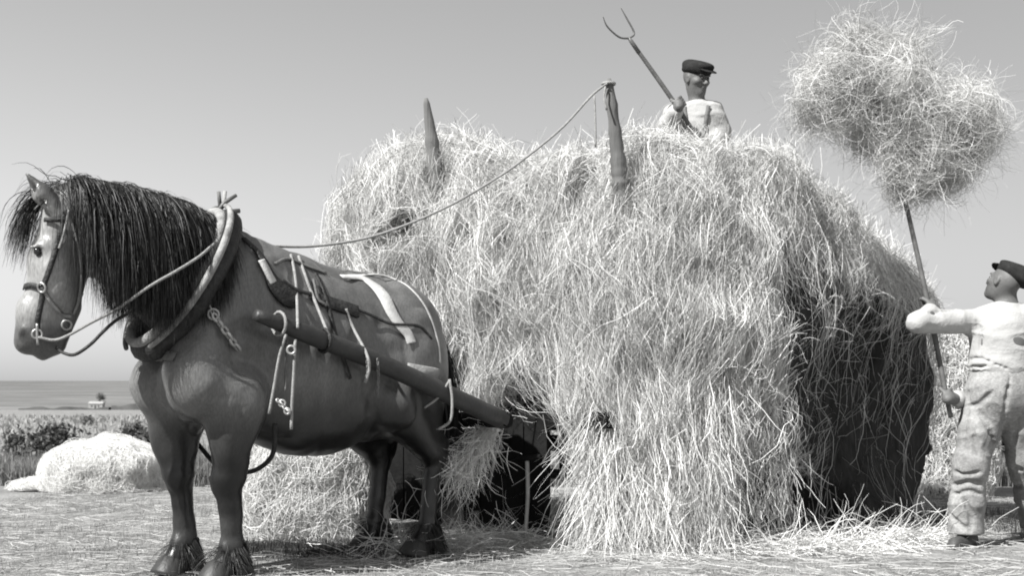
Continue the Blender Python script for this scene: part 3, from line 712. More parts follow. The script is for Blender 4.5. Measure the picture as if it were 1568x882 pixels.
# back-band ropes down to the shaft
def to_shaft(px):
    P = SH[1]; x = CX + P[:, 0] / P[:, 1] * F_PX; i = int(np.argmin(abs(x - px))); return P[i]
OUT = HL * .06
def drop(name, track, px_end, rad, m_, ends=()):
    P, _ = lay(track, rad * 1.2); e = to_shaft(px_end) + OUT; P = np.concatenate([P, [e]] + ([np.array(ends)] if len(ends) else []))
    MB().tube(spline(P, 30), rad, 6).build(name, m_, hs)
drop('back_rope', [(444, 392), (450, 420), (453, 455)], 452, .0085, M_ROPE)
drop('back_rope', [(456, 394), (468, 430), (478, 455)], 490, .0085, M_ROPE)
drop('trace_rope', [(528, 474), (540, 505)], 552, .0085, M_ROPE, [to_shaft(552) + OUT + np.array([.012, 0, -.08]), to_shaft(548) + OUT + np.array([-.01, 0, -.15])])
def ring_at(mb, c, r, rad, ax=np.array([1.0, 0, 0]), bx=np.array([0, 0, 1.0])):
    an = np.linspace(0, 2 * pi, 15)[:-1]; return mb.tube(c + r * (np.cos(an)[:, None] * ax + np.sin(an)[:, None] * bx), rad, 6, closed=True)
k0 = to_shaft(440) + OUT
ring_at(MB(), to_shaft(436),   .060, .008, HL, np.array([0, 0, 1.0])).build('shaft_loop', M_ROPE, hs)
ring_at(MB(), to_shaft(500), .060, .009, HL, np.array([0, 0, 1.0])).build('shaft_loop', M_LEA, hs)
def hang(name, pix, Y, rad, m_, parent=None):
    MB().tube(spline([pt(x, y, Y) for x, y in pix], 16), rad, 6).build(name, m_, parent or hs)
Yk = float(k0[1]) - .03
hang('hanging_rope', [(438, 512), (428, 545), (420, 590), (412, 634)], Yk, .0075, M_ROPE)
hang('hanging_rope', [(452, 520), (450, 570), (447, 620), (446, 658)], Yk + .02, .008, M_ROPE)
hang('hanging_rope', [(440, 520), (438, 560), (437, 600)], Yk + .03, .007, M_LEAG)
ring_at(MB(), pt(446, 536, Yk), .020, .007).build('girth_ring', M_STEEL, hs)
m = MB(); ring_at(m, pt(432, 618, Yk), .016, .006); ring_at(m, pt(440, 630, Yk), .014, .006); link_chain(m, [pt(424, 612, Yk), pt(434, 622, Yk), pt(444, 634, Yk)], .006, .013); m.build('girth_buckle', M_STEEL, hs)
for x in (570, 548):
    e = to_shaft(x) + OUT; link_chain(MB(), [e, e + np.array([.004, 0, -.10]), e + np.array([-.004, 0, -.19 if x > 560 else -.12])], .004, .010).build('hanging_chain', M_IRON, hs)
m = MB(); e = to_shaft(682) + OUT; m.tube(spline([e + np.array([-.0, 0, .07]), e + np.array([.015, 0, -.04]), e + np.array([.005, 0, -.16]), e + np.array([-.06, 0, -.21])], 16), .008, 6); m.build('breeching_rope', M_ROPE, hs); m = MB()
m.tube(spline([e + np.array([.0, 0, .06]), e + np.array([-.06, 0, -.03]), e + np.array([-.14, 0, -.09])], 14), .007, 6); m.build('breeching_rope', M_ROPE, hs)
m = MB(); m.tube(spline([pt(627, 575, 6.78), pt(625, 562, 6.76), pt(634, 560, 6.76), pt(640, 570, 6.78)], 12), .008, 6); m.build('breeching_link', M_STEEL, hs)
m = MB(); m.tube(spline([h2w((.55, .33, .80)), h2w((.52, .26, .64)), h2w((.54, .10, .55)), h2w((.60, -.1, .56)), h2w((.66, -.26, .70))], 30), .013, 7); m.build('belly_band', M_LEA, hs)
# ---- bridle
br = empty('bridle', POLL - np.array([0, 0, .4]), 'dark leather bridle with rings and noseband on the horse head', 'bridle')
m = MB(); strap_on(m, [(101, 322), (96, 345), (88, 372), (82, 395), (74, 420), (68, 440), (64, 460), (58, 490), (57, 508)], .026, .008); m.build('cheek_strap', M_LEA, br)
m = MB(); strap_on(m, [(106, 322), (102, 342), (97, 362), (90, 382)], .012, .014); m.build('cheek_buckle', M_PAD, br)
m = MB(); strap_on(m, [(70, 337), (84, 336), (100, 336)], .022, .009); m.build('browband', M_LEA, br)
m = MB(); strap_on(m, [(35, 440), (48, 437), (62, 441), (70, 447)], .026, .009); m.build('noseband', M_LEA, br)
m = MB(); strap_on(m, [(70, 445), (84, 468), (96, 482), (108, 484)], .016, .008); m.build('jaw_strap', M_PAD, br); m = MB(); strap_on(m, [(112, 478), (118, 462), (124, 448)], .014, .010); m.build('jaw_strap', M_PAD, br)
m = MB(); strap_on(m, [(104, 326), (116, 360), (122, 400), (122, 440), (112, 480)], .014, .010); m.build('throat_lash', M_PAD, br)
for (x, y) in ((67, 440), (57, 512), (101, 497)):
    c, g = on_horse(x, y, .014); rr = nrm(np.cross(g, [0, 0, 1.0])); ring_at(MB(), c, .022, .006, rr, np.cross(g, rr)).build('ring', M_STEEL, br)
m = MB(); c, _ = on_horse(57, 512, .016); m.tube(spline([c + np.array([0, 0, .05]), c, c + np.array([.004, 0, -.05])], 8), .007, 6); m.build('bit_shank', M_STEEL, br)
# ---- reins
rein = empty('driving_rein', on_horse(57, 515, .02)[0], 'long pale rope rein running from the bit over the horse back to the near stake', 'rope')
cN = on_horse(344, 374, .012)[0]
P1 = [on_horse(58, 516, .018)[0], pt(82, 521, 5.60), pt(104, 514, 5.57), pt(140, 494, 5.58), pt(180, 473, 5.60), pt(230, 438, 5.62), pt(270, 415, 5.66), pt(305, 393, 5.80), cN + np.array([0, -.03, .02])]
P2 = [pt(380, 373, 6.30), pt(420, 377, 6.45), pt(480, 377, 6.62), pt(555, 366, 6.75), pt(620, 345, 6.85), pt(690, 314, 6.93), pt(755, 276, 7.02), pt(800, 245, 7.08), pt(860, 196, 7.15), pt(905, 147, 7.2), pt(930, 127, 7.18)]
MB().tube(spline(P1 + P2, 90), .0075, 6).build('rein_rope', M_ROPE, rein)
ring_at(MB(), pt(932, 128, 7.225), .036, .010, np.array([1.0, 0, 0]), np.array([0, 1.0, 0])).build('knot', M_ROPE, rein)
MB().tube(spline([pt(910, 146, 7.19), pt(911, 170, 7.18), pt(912, 205, 7.17), pt(912, 225, 7.17)], 10), .006, 6).build('rein_end', M_ROPE, rein)
MB().tube(spline([pt(927, 132, 7.18), pt(925, 150, 7.17), pt(929, 168, 7.16)], 8), .006, 6).build('rein_end', M_ROPE, rein)
sr = empty('side_rein', on_horse(88, 535, .02)[0], 'dark strap rein hanging slack from the horse chin to its chest', 'strap')
MB().tube(spline([on_horse(86, 532, .012)[0], pt(98, 541, 5.58), pt(115, 543, 5.57), pt(138, 528, 5.58), pt(156, 510, 5.6), pt(176, 492, 5.62), pt(200, 478, 5.64), on_horse(238, 452, .03)[0]], 40), .008, 6).build('strap_line', M_LEA, sr)
# ------------------------------------------------------------------ two men and their pitchforks
M_SKIN = mat('sunburnt_skin', 0.095, 0.6, 0.15, 20, bump=0.25, bscale=120, spec=0.35)
M_SHIRT = mat('pale_shirt', 0.32, 0.9, 0.14, 5, bump=0.35, bscale=70, spec=0.1, at='tone')
M_TROUS = mat('worn_work_trousers', 0.22, 0.92, 0.30, 7, bump=0.5, bscale=120, spec=0.08, fine=(60, .18))
M_CAP = mat('dark_wool_cap', 0.022, 0.95, 0.3, 30, bump=0.6, bscale=200, spec=0.1)
M_BOOT = mat('scuffed_boot', 0.05, 0.6, 0.35, 20, bump=0.4, bscale=90, spec=0.3)
M_HANDLE = mat('fork_handle', 0.09, 0.6, 0.3, 12, bump=0.3, bscale=60, spec=0.35)
def basis(fwd, up=(0, 0, 1.0)):
    f = nrm(fwd); s = nrm(np.cross(f, up)); return f, s, np.cross(s, f)      # forward, right, up
def head_ops(B, c, fwd, up=(0, 0, 1.0), k=1.0):
    """a head of 0.235 m whose middle is c"""
    f, s, u = basis(fwd, up); M = [f, s, u]; p = lambda a, b, d: np.array(c) + k * (f * a + s * b + u * d)
    B.ell(p(-.012, 0, .03), np.array([.098, .076, .092]) * k, .03, M)
    B.ell(p(.022, 0, -.035), np.array([.072, .062, .085]) * k, .04, M)
    B.ell(p(.066, 0, -.092), np.array([.026, .028, .024]) * k, .03, M)           # chin
    B.cone(p(.084, 0, .012), p(.112, 0, -.024), .010 * k, .014 * k, .012)         # nose
    for e in (1, -1):
        B.ell(p(.106, e * .012, -.03), np.array([.010, .010, .008]) * k, .008, M)
        B.ell(p(.082, e * .030, .030), np.array([.016, .026, .010]) * k, .014, M)  # brow
        B.ell(p(.092, e * .031, .010), np.array([.014, .016, .010]) * k, .010, M, cut=True)
        B.ell(p(.055, e * .048, -.018), np.array([.028, .022, .020]) * k, .02, M)  # cheekbone
        B.ell(p(-.008, e * .078, -.005), np.array([.020, .009, .033]) * k, .008, M) # ear
        B.ell(p(-.002, e * .088, -.003), np.array([.010, .006, .018]) * k, .006, M, cut=True)
    B.ell(p(.090, 0, -.056), np.array([.010, .024, .006]) * k, .008, M)           # lips
    B.ell(p(.090, 0, -.068), np.array([.010, .020, .006]) * k, .008, M)
    B.ell(p(.098, 0, -.062), np.array([.008, .022, .0022]) * k, .003, M, cut=True)
    return p, M
def fist(B, c, axis, back, thumb_dir, r=.017, k=1.0):
    """a hand closed round a rod through c along axis; back = direction from the rod to the back of the hand; thumb points along axis*thumb_dir"""
    a = nrm(axis); b = nrm(np.array(back) - (np.array(back) @ a) * a); q = np.cross(a, b)
    P = lambda ax, ang, rad: np.array(c) + a * ax * thumb_dir + (b * cos(ang) + q * sin(ang)) * rad
    R0 = r + .011
    B.ell(P(0, 0, R0 + .012), np.array([.037, .014, .030]) * k, .012, [a, b, q])       # palm / back of the hand
    for i, (ax, ln) in enumerate(((.030, 3.5), (.010, 3.8), (-.010, 3.6), (-.029, 3.2))):
        fr = (.0098, .0102, .0098, .0088)[i]
        an = [.35, .35 + ln * .32, .35 + ln * .62, .35 + ln * .9]
        B.chain([P(ax, an[0], R0 + .012), P(ax * 1.04, an[1], R0 + .004), P(ax, an[2], R0 - .002), P(ax * .95, an[3], R0 - .003)], [fr * 1.15, fr * 1.05, fr, fr * .85], .006)
    B.chain([P(.030, -.5, R0 + .012), P(.050, -1.15, R0 + .004), P(.052, -1.9, R0 - .001), P(.045, -2.5, R0)], [.0135, .012, .0105, .009], .008)   # thumb
    return P(-.02, -.15, R0 + .03)
def eyes(p, parent):
    for e in (1, -1):
        c = p(.086, e * .031, .008); b = Solid(); b.ell((0, 0, 0), (.0105, .0105, .0105)); me, V = b.mesh('eye', .0035); me.transform(Matrix.Translation(Vector(c))); link('eye', me, mat('man_eye', .05, .2, .0, 5, spec=.6), parent)
def folds(dirs, amp):
    def fn(P):
        q = P @ np.array(dirs, float).T
        rid = lambda f, s: (1 - np.abs(vnoise(P * np.array([.8, .8, 1.7]) + .05 * vnoise(P, 7, s + 9)[..., None], f, s)) * 2.2).clip(-.4, 1) ** 2
        return -amp * (.75 * rid(5.5, 31) + .45 * rid(12, 33) * (.5 + .5 * vnoise(P, 3, 35)) + .25 * np.sin(q[..., 0] + 3 * vnoise(P, 5, 36)))
    return fn
def shade(me, V, amp=.12, seed=41): attr(me, 'tone', 1 + amp * vnoise(V, 5, seed))
def cap(c, fwd, up, root, k=1.0):
    f, s, u = basis(fwd, up); M = [f, s, u]; p = lambda a, b, d: np.array(c) + k * (f * a + s * b + u * d); B = Solid()
    tl = nrm(f * .96 + u * -.27); tu = np.cross(s, tl)
    B.ell(p(-.005, 0, .078), np.array([.122, .098, .052]) * k, .02, [tl, s, tu])
    B.ell(p(-.02, 0, .062), np.array([.106, .087, .034]) * k, .02, M)
    B.ell(p(.045, 0, .088), np.array([.085, .080, .030]) * k, .03, M)
    me, V = B.mesh('crown', .007, folds([[40, 0, 25]], .004)); link('cap', me, M_CAP, root)
    b = Solid(); tl2 = nrm(f * .95 - u * .30)
    b.ell(p(.105, 0, .062), np.array([.062, .072, .007]) * k, .01, [tl2, s, np.cross(s, tl2)])
    me, V = b.mesh('cap_peak', .005); o = link('cap_peak', me, M_CAP, root); return o
def fork(name, top, bot, tines, label, tine_axis, rad=.016):
    root = empty(name, (np.array(top) + bot) / 2, label, 'pitchfork')
    top = np.array(top, float); bot = np.array(bot, float); ax = nrm(top - bot); mid = (top + bot) / 2 + np.array([.006, 0, .004])
    MB().tube(spline([bot, mid, top], 20), [rad * .95, rad * 1.05, rad, rad * .85], 9).build('handle', M_HANDLE, root)
    MB().tube([top - ax * .10, top, top + ax * .03], [rad * 1.02, rad * .95, rad * .45], 8).build('ferrule', M_IRON, root)
    for t in tines: MB().tube(spline([top + ax * .02] + list(t), 20), [.0075, .007, .006, .0025], 7).build('tine', M_IRON, root)
    return root
# ---- the man on the load
YT = 8.55; T = lambda px, py, dy=0.0: pt(px, py, YT + dy)
f_top = T(966, 62, -.30); f_bot = T(1082, 232, -.22)
fork('pitchfork', f_top, f_bot, ([T(948, 56, -.33), T(930, 40, -.36), T(923, 24, -.38)], [T(971, 50, -.28), T(960, 28, -.29), T(950, 10, -.30)]), 'two tined pitchfork resting on the shoulder of the man on top of the load', None)
man = T(1072, 250)
BT = Solid(); neck0 = T(1070, 168, .0); hc = T(1066, 121, -.02)
hfw = nrm([.62, -.78, -.22])
pT, MT = head_ops(BT, hc, hfw, nrm([.05, -.15, 1.0]))
BT.cone(neck0, hc + np.array([-.01, .02, -.06]), .060, .054, .03)
chest = T(1068, 200); pel = chest + np.array([0, .05, -.42])
sl, sr_ = T(1032, 176, .02), T(1092, 172, .02)
BT.ell(chest + np.array([0, 0, -.02]), (.175, .115, .21), .06); BT.ell(pel, (.155, .115, .14), .08)
gripT = T(1040, 158, -.26); axT = nrm(f_top - f_bot)
wT = fist(BT, gripT, axT, (-.25, -.75, -.15), 1.0)
elT = T(1021, 196, -.10)
BT.chain([sl, elT], [.062, .048], .05); BT.chain([elT, (elT + wT) / 2 + np.array([-.005, 0, 0]), wT], [.048, .042, .030], .03)
elR = T(1104, 205, .0); grR = T(1078, 226, -.20); wR = fist(BT, grR, axT, (.5, -.6, -.2), 1.0)
BT.chain([sr_, elR], [.062, .047], .05); BT.chain([elR, wR], [.047, .030], .03)
for e in (1, -1): BT.chain([pel + np.array([e * .09, 0, -.05]), pel + np.array([e * .11, -.02, -.45]), pel + np.array([e * .11, .03, -.85])], [.085, .062, .045], .05)
me, V = BT.mesh('person', .0065)
person1 = link('person', me, M_SKIN); tag(person1, 'man in a flat cap and pale shirt standing waist deep on top of the load', 'person')
SHT = Solid()
SHT.ell(chest + np.array([0, 0, -.02]), (.195, .135, .225), .06); SHT.ell(pel + np.array([0, 0, .05]), (.185, .140, .16), .10)
SHT.cone(sl * .5 + neck0 * .5 + np.array([0, 0, -.02]), sr_ * .5 + neck0 * .5 + np.array([0, 0, -.02]), .075, .075, .06)
SHT.chain([sl, elT], [.078, .066], .05); SHT.chain([elT, elT * .25 + wT * .75], [.066, .052], .03)
SHT.chain([sr_, elR], [.078, .064], .05); SHT.chain([elR, elR * .3 + wR * .7], [.064, .05], .03)
SHT.cone(neck0 + np.array([0, 0, -.02]), neck0 + np.array([0, 0, .022]), .074, .068, .02)
me, V = SHT.mesh('shirt', .010, folds([[28, 8, 30]], .011), pad=.02); shade(me, V); link('shirt', me, M_SHIRT, person1)
TR = Solid(); TR.ell(pel + np.array([0, 0, -.05]), (.18, .14, .15), .08)
for e in (1, -1): TR.chain([pel + np.array([e * .09, 0, -.08]), pel + np.array([e * .11, -.02, -.45]), pel + np.array([e * .11, .03, -.84])], [.105, .085, .07], .05)
me, V = TR.mesh('trousers', .012, folds([[8, 8, 30]], .01), pad=.02); link('trousers', me, M_TROUS, person1)
cap(hc, hfw, nrm([.05, -.15, 1.0]), person1); eyes(pT, person1)
for s_ in (1, -1):       # braces over the shirt
    P = [T(1066 + s_ * 17, 166, -.07), T(1066 + s_ * 16, 180, -.135), T(1066 + s_ * 14, 200, -.155), T(1066 + s_ * 13, 225, -.155)]
    P = np.array(P); 
    for _ in range(3):
        P = P - hgrad(SHT, P, .01) * (SHT(P) - .012)[:, None]
    MB().strap(spline(P, 20), nrm(spline(hgrad(SHT, P, .02), 20)), .03, .005).build('brace', M_LEAG, person1)
# ---- the man pitching hay up from the ground
YM = 7.42; G = lambda px, py, dy=0.0: pt(px, py, YM + dy)
BM = Solid()
hcm = G(1537, 434, .02); hfm = nrm([-.42, .85, .32]); upm = nrm([.34, .0, .94])
pM, MM = head_ops(BM, hcm, hfm, upm)
nk0 = G(1545, 478, .02)
BM.cone(nk0, hcm + np.array([.015, 0, -.05]), .062, .056, .03)
ch = G(1535, 520); pv = G(1532, 590)
BM.ell(ch, (.185, .120, .22), .06); BM.ell(pv, (.165, .120, .15), .08); BM.cone(ch + np.array([0, 0, -.05]), pv, .13, .14, .08)
sL, sR = G(1498, 492, .03), G(1582, 486, -.02)
pb, ptop = G(1456, 640, -.02), G(1384, 296, .06)
axM = nrm(ptop - pb)
lerp = lambda a, b, t: a * (1 - t) + b * t
gr1 = lerp(ptop, pb, (470 - 296) / 344.); gr2 = lerp(ptop, pb, (607 - 296) / 344.)
w1 = fist(BM, gr1, axM, (.25, -.85, -.1), 1.0); w2_ = fist(BM, gr2, axM, (-.1, -.9, 0), 1.0)
eL = G(1406, 494, -.10)
BM.chain([sL, eL], [.066, .050], .05); BM.chain([eL, lerp(eL, w1, .5), w1], [.050, .042, .031], .03)
eR = G(1500, 610, .22)
BM.chain([sR, G(1560, 560, .22), eR], [.066, .055, .050], .05); BM.chain([eR, w2_], [.05, .031], .03)
hL, hR = pv + np.array([-.09, 0, -.07]), pv + np.array([.10, 0, -.07])
kL, aL = G(1487, 715, -.02), G(1481, 812, .02); kR, aR = G(1568, 700, .10), G(1588, 800, .30)
BM.chain([hL, kL, aL], [.095, .065, .045], .05); BM.chain([hR, kR, aR], [.095, .065, .045], .05)
me, V = BM.mesh('person', .0065)
person2 = link('person', me, M_SKIN); tag(person2, 'man seen from behind in cap, pale shirt and work trousers, standing on the ground', 'person')
SM = Solid()
SM.ell(ch, (.198, .136, .235), .06); SM.ell(G(1531, 566), (.182, .138, .13), .10)
SM.cone(lerp(sL, nk0, .45) + np.array([0, 0, -.025]), lerp(sR, nk0, .45) + np.array([0, 0, -.025]), .074, .074, .06)
SM.chain([sL, eL], [.076, .060], .06); SM.chain([eL, lerp(eL, w1, .78)], [.060, .046], .03)
SM.chain([sR, G(1560, 560, .22), eR], [.082, .07, .064], .05); SM.chain([eR, lerp(eR, w2_, .7)], [.064, .048], .03)
SM.cone(nk0 + np.array([0, 0, -.02]), nk0 + np.array([-.006, 0, .02]), .078, .070, .02)
def creases(B, tracks, r=.011, k=.016):
    made = []
    for tr in tracks:
        P = spline([on(B, *q) for q in tr], 9); made.append((P, np.array([r * .4, r * .8, r, r, r * 1.1, r, r, r * .8, r * .35])))
    for P, rr in made:
        for i in range(8): B.cone(P[i], P[i + 1], rr[i], rr[i + 1], k, cut=True)
creases(SM, [[(1476, 552), (1500, 549), (1528, 559), (1546, 566)], [(1478, 572), (1508, 570), (1540, 582)],
    [(1424, 480), (1450, 477), (1476, 474)], [(1496, 492), (1503, 515), (1500, 540)], [(1484, 563), (1512, 560)]], .005, .022)
me, V = SM.mesh('shirt', .007, folds([[20, 4, 34], ], .010), pad=.02); shade(me, V); link('shirt', me, M_SHIRT, person2)
TM = Solid()
TM.ell(pv + np.array([0, 0, .01]), (.182, .140, .165), .06)
TM.ell(pv + np.array([-.07, -.03, -.07]), (.11, .11, .14), .12); TM.ell(pv + np.array([.08, -.03, -.07]), (.11, .11, .14), .12)
TM.chain([hL, lerp(hL, kL, .5), kL, G(1480, 770, .0), G(1479, 822, .02)], [.122, .112, .100, .098, .106], .05)
TM.chain([hR, lerp(hR, kR, .5), kR, G(1580, 760, .22), G(1589, 806, .30)], [.122, .112, .100, .098, .106], .05)
creases(TM, [[(1546, 578), (1540, 620), (1532, 665), (1527, 690)], [(1500, 630), (1513, 655), (1524, 688)], [(1460, 722), (1480, 727), (1502, 724)], [(1458, 744), (1482, 738), (1503, 742)], [(1460, 757), (1484, 753), (1502, 757)],
    [(1455, 788), (1466, 802), (1480, 812)], [(1552, 716), (1566, 722)], [(1550, 742), (1566, 746)], [(1484, 600), (1478, 650), (1472, 700)], [(1520, 600), (1500, 618), (1482, 622)], [(1492, 660), (1496, 700)], [(1560, 640), (1552, 680)], [(1476, 765), (1488, 790), (1486, 815)]], .009, .022)
def tfold(P):
    kz = np.exp(-((P[..., 2] - .48) / .13) ** 2)
    return .004 * vnoise(P, 7, 51) + .004 * kz * np.sin(P[..., 2] * 70 + 5 * vnoise(P, 5, 53) + P[..., 0] * 12) * (.3 + .7 * vnoise(P, 6, 55)) + folds([[26, 0, 6]], .008)(P) 
me, V = TM.mesh('trousers', .0075, tfold, clip=((-9, -9, .085), (9, 99, 9)), pad=.03); link('trousers', me, M_TROUS, person2)
bz = pv[2] + .125
an = np.linspace(0, 2 * pi, 49)[:-1]; bl = np.stack([pv[0] + .20 * np.cos(an), pv[1] + .155 * np.sin(an), np.full(48, bz)], -1)
for _ in range(3): bl = bl - hgrad(TM, bl, .01) * (TM(bl) - .012)[:, None] * np.array([1, 1, 0])
bl[:, 2] = bz + .004 * np.sin(an * 3)
MB().strap(np.concatenate([bl, bl[:2]]), np.concatenate([nrm((bl - pv) * [1, 1, 0]), nrm((bl[:2] - pv) * [1, 1, 0])]), .035, .006).build('waistband', M_TROUS, person2)
for a_, d_ in ((aL, nrm([-.35, -.3, 0])), (aR, nrm([.2, .8, 0]))):
    b = Solid(); z0 = np.array([a_[0], a_[1], 0.0]); b.cone(z0 + [0, 0, .05], z0 + [0, 0, .17], .058, .055, .03); b.cone(z0 - d_ * .04 + [0, 0, .045], z0 + d_ * .15 + [0, 0, .035], .045, .040, .03)
    b.cone(z0 - d_ * .05 + [0, 0, .014], z0 + d_ * .16 + [0, 0, .014], .046, .044, .01)
    me, V = b.mesh('boot', .008, clip=((-9, -9, .004), (9, 99, 9))); link('boot', me, M_BOOT, person2)
cap(hcm - hfm * .025, nrm([-.42, .85, .52]), nrm([.62, -.05, .80]), person2, 1.06); eyes(pM, person2)
fork('pitchfork', ptop, pb, ([G(1376, 262, .06), G(1366, 230, .05), G(1362, 200, .04)], [G(1384, 258, .08), G(1392, 226, .08), G(1392, 196, .08)]), 'long pitchfork held upright by the standing man, its tines inside the lifted hay', None)
# ---- the forkful of hay in the air
M_FHAY = mat('fork_hay', 0.50, 0.75, 0.10, 3.0, spec=0.25, at='tone', trans=0.18)
FK = Solid(); FK.ell(G(1306, 132, .10), (.37, .34, .34), .12); FK.ell(G(1432, 200, .10), (.32, .34, .31), .12); FK.ell(G(1375, 200, .1), (.28, .30, .24), .12); FK.ell(G(1400, 262, .08), (.22, .2, .17), .12); FK.ell(G(1395, 118, .1), (.22, .2, .20), .12)
fork_hay = empty('forkful_of_hay', G(1380, 260, .08), 'big ragged forkful of hay held up against the sky on the right', 'hay')
FN = lambda P: .12 * vnoise(P, 3.4, 79) + .035 * vnoise(P, 9, 72) + .16 * np.clip(vnoise(P, 4.5, 73) - .25, 0, 1)
FW = lambda P: FK(P) + FN(P)
Ff, lof = FK.grid(.04, FN, pad=.15); fv, fq = surface_nets(Ff, lof, .04)
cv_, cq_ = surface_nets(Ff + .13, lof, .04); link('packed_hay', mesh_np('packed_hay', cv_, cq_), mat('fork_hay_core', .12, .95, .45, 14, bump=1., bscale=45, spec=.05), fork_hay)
fp_, fn_ = surface_points(fv, fq, 13000)
strands('loose_stalks', FW, fp_ - fn_ * rng.uniform(-.02, .10, (len(fp_), 1)), rng.normal(size=fp_.shape), rng.uniform(.14, .42, len(fp_)), 8, rng.uniform(-.14, .05, len(fp_)), rng.uniform(.0013, .0032, len(fp_)), fork_hay, M_FHAY, gravity=.10, wander=.6, stick=.35, curl=.16, tone=np.clip(1 + .75 * vnoise(fp_, 5, 77), .3, 1.5) * rng.uniform(.75, 1.25, len(fp_)))
fp_, fn_ = surface_points(fv, fq, 5200)
strands('stray_stalks', None, fp_ - fn_ * .03, nrm(fn_ * .6 + rng.normal(size=fn_.shape) * .7 + np.array([0, 0, -.25])), rng.uniform(.08, .34, len(fp_)), 8, 0, rng.uniform(.0009, .0020, len(fp_)), fork_hay, M_FHAY, gravity=.12, wander=.5, stick=0, curl=.2)
# ------------------------------------------------------------------ stubble, straw, grass, haycocks, bushes, far bank and cottage
M_STUB = mat('stubble_blade', 0.30, 0.8, 0.2, 2.0, spec=0.15, at='tone', trans=0.15)
M_GRASS = mat('tall_grass', 0.17, 0.85, 0.25, 1.5, spec=0.15, at='tone', trans=0.25)
M_LEAF = mat('bush_leaf', 0.095, 0.7, 0.3, 5, spec=0.25, at='tone', trans=0.2)
M_TWIG = mat('bush_twig', 0.04, 0.9, 0.3, 20)
def blades(name, x, y, h, width, m, lean=.35, S_=4, tone=(.65, 1.3), label=None, cat=None, flatness=0.0, z0=None):
    n = len(x); a = rng.uniform(0, 2 * pi, n); ln = rng.normal(size=n) * lean + flatness
    t = np.linspace(0, 1, S_)[None, :]
    X = x[:, None] + np.cos(a)[:, None] * ln[:, None] * h[:, None] * t ** 1.6; Y = y[:, None] + np.sin(a)[:, None] * ln[:, None] * h[:, None] * t ** 1.6
    Z = (height(x, y) if z0 is None else z0)[:, None] - .004 + h[:, None] * t * np.sqrt(np.clip(1 - np.clip(ln, -.95, .95)[:, None] ** 2 * .7, .05, 1))
    o = link(name, ribbons(name, np.stack([X, Y, Z], -1), width, .7, tone=rng.uniform(*tone, n)), m); tag(o, label, cat, kind='stuff'); return o
def patchy(n, x0, x1, y0, y1, f=1.2, thr=-.25, seed=5):
    x = rng.uniform(x0, x1, n); y = y0 + (y1 - y0) * rng.random(n) ** 1.4; k = vnoise(np.stack([x, y, x * 0], -1), f, seed) + .4 * vnoise(np.stack([x, y, x * 0], -1), f * 3, seed + 1) > thr + rng.normal(size=n) * .2
    return x[k], y[k]
x, y = patchy(52000, -4.6, 4.6, 5.7, 12.2)
blades('stubble', x, y, rng.uniform(.015, .055, len(x)), rng.uniform(.002, .0045, len(x)), M_STUB, .5, 3, label='short pale mown stubble covering the hay field', cat='stubble')
n = 13000; x = rng.uniform(-4.4, 4.4, n); y = 5.8 + 6.2 * rng.random(n) ** 1.5; a = rng.uniform(0, pi, n); l = rng.uniform(.05, .28, n); t = np.linspace(-.5, .5, 5)
q = np.stack([x[:, None] + np.cos(a)[:, None] * l[:, None] * t + .02 * vnoise(np.stack([x, y, a], -1), 9)[:, None] * (t * t * 8), y[:, None] + np.sin(a)[:, None] * l[:, None] * t, .008 + rng.uniform(0, .035, n)[:, None] + .02 * (rng.random((n, 1)) - .5) * t * 2], -1)
o = link('cut_straw', ribbons('cut_straw', q, rng.uniform(.002, .005, n), .4, tone=rng.uniform(.8, 1.5, n)), M_STUB); tag(o, 'scattered cut stalks lying on the stubble', 'straw', kind='stuff')
# straw trodden under the wagon's front and the load's hem
n = 5200; s_ = rng.random(n); e = spline([pt(560, 852, 7.05), pt(690, 842, 7.35), pt(800, 836, 7.5), pt(900, 832, 7.55), pt(1000, 838, 7.38), pt(1180, 848, 7.1), pt(1320, 840, 7.4), pt(1450, 828, 7.8)], 200)[(s_ * 199).astype(int)]; e[:, 2] = 0
P5 = e + rng.normal(size=(n, 3)) * np.array([.10, .10, 0]); P5[:, 2] = np.abs(rng.normal(size=n)) * .04 + .01
strands('trodden_straw', None, P5, nrm(rng.normal(size=(n, 3)) * np.array([1, 1, .35])), rng.uniform(.12, .42, n), 7, 0, rng.uniform(.002, .0055, n), None, M_HAY, gravity=.12, wander=.5, frame=lambda A: np.concatenate([A[..., :2], np.maximum(A[..., 2:], .008)], -1), stick=0)
tag(bpy.data.objects['trodden_straw'], 'tangle of loose hay strewn along the foot of the load', 'loose hay')
# grass tufts painted dark for the shadow behind the horse and the load
x = np.concatenate([rng.uniform(-1.62, -.75, 4200), rng.uniform(2.95, 3.9, 1500)]); y = np.concatenate([rng.normal(7.12, .10, 4200), rng.normal(8.8, .4, 1500)])
blades('shade_grass_tufts', x, y, rng.uniform(.03, .10, len(x)), rng.uniform(.003, .006, len(x)), mat('shaded_grass', .05, .85, .3, 3, at='tone', trans=.2), .4, 4, tone=(.5, 1.3), label='low grass by the haycock and the load with shadow put into its colour', cat='grass')
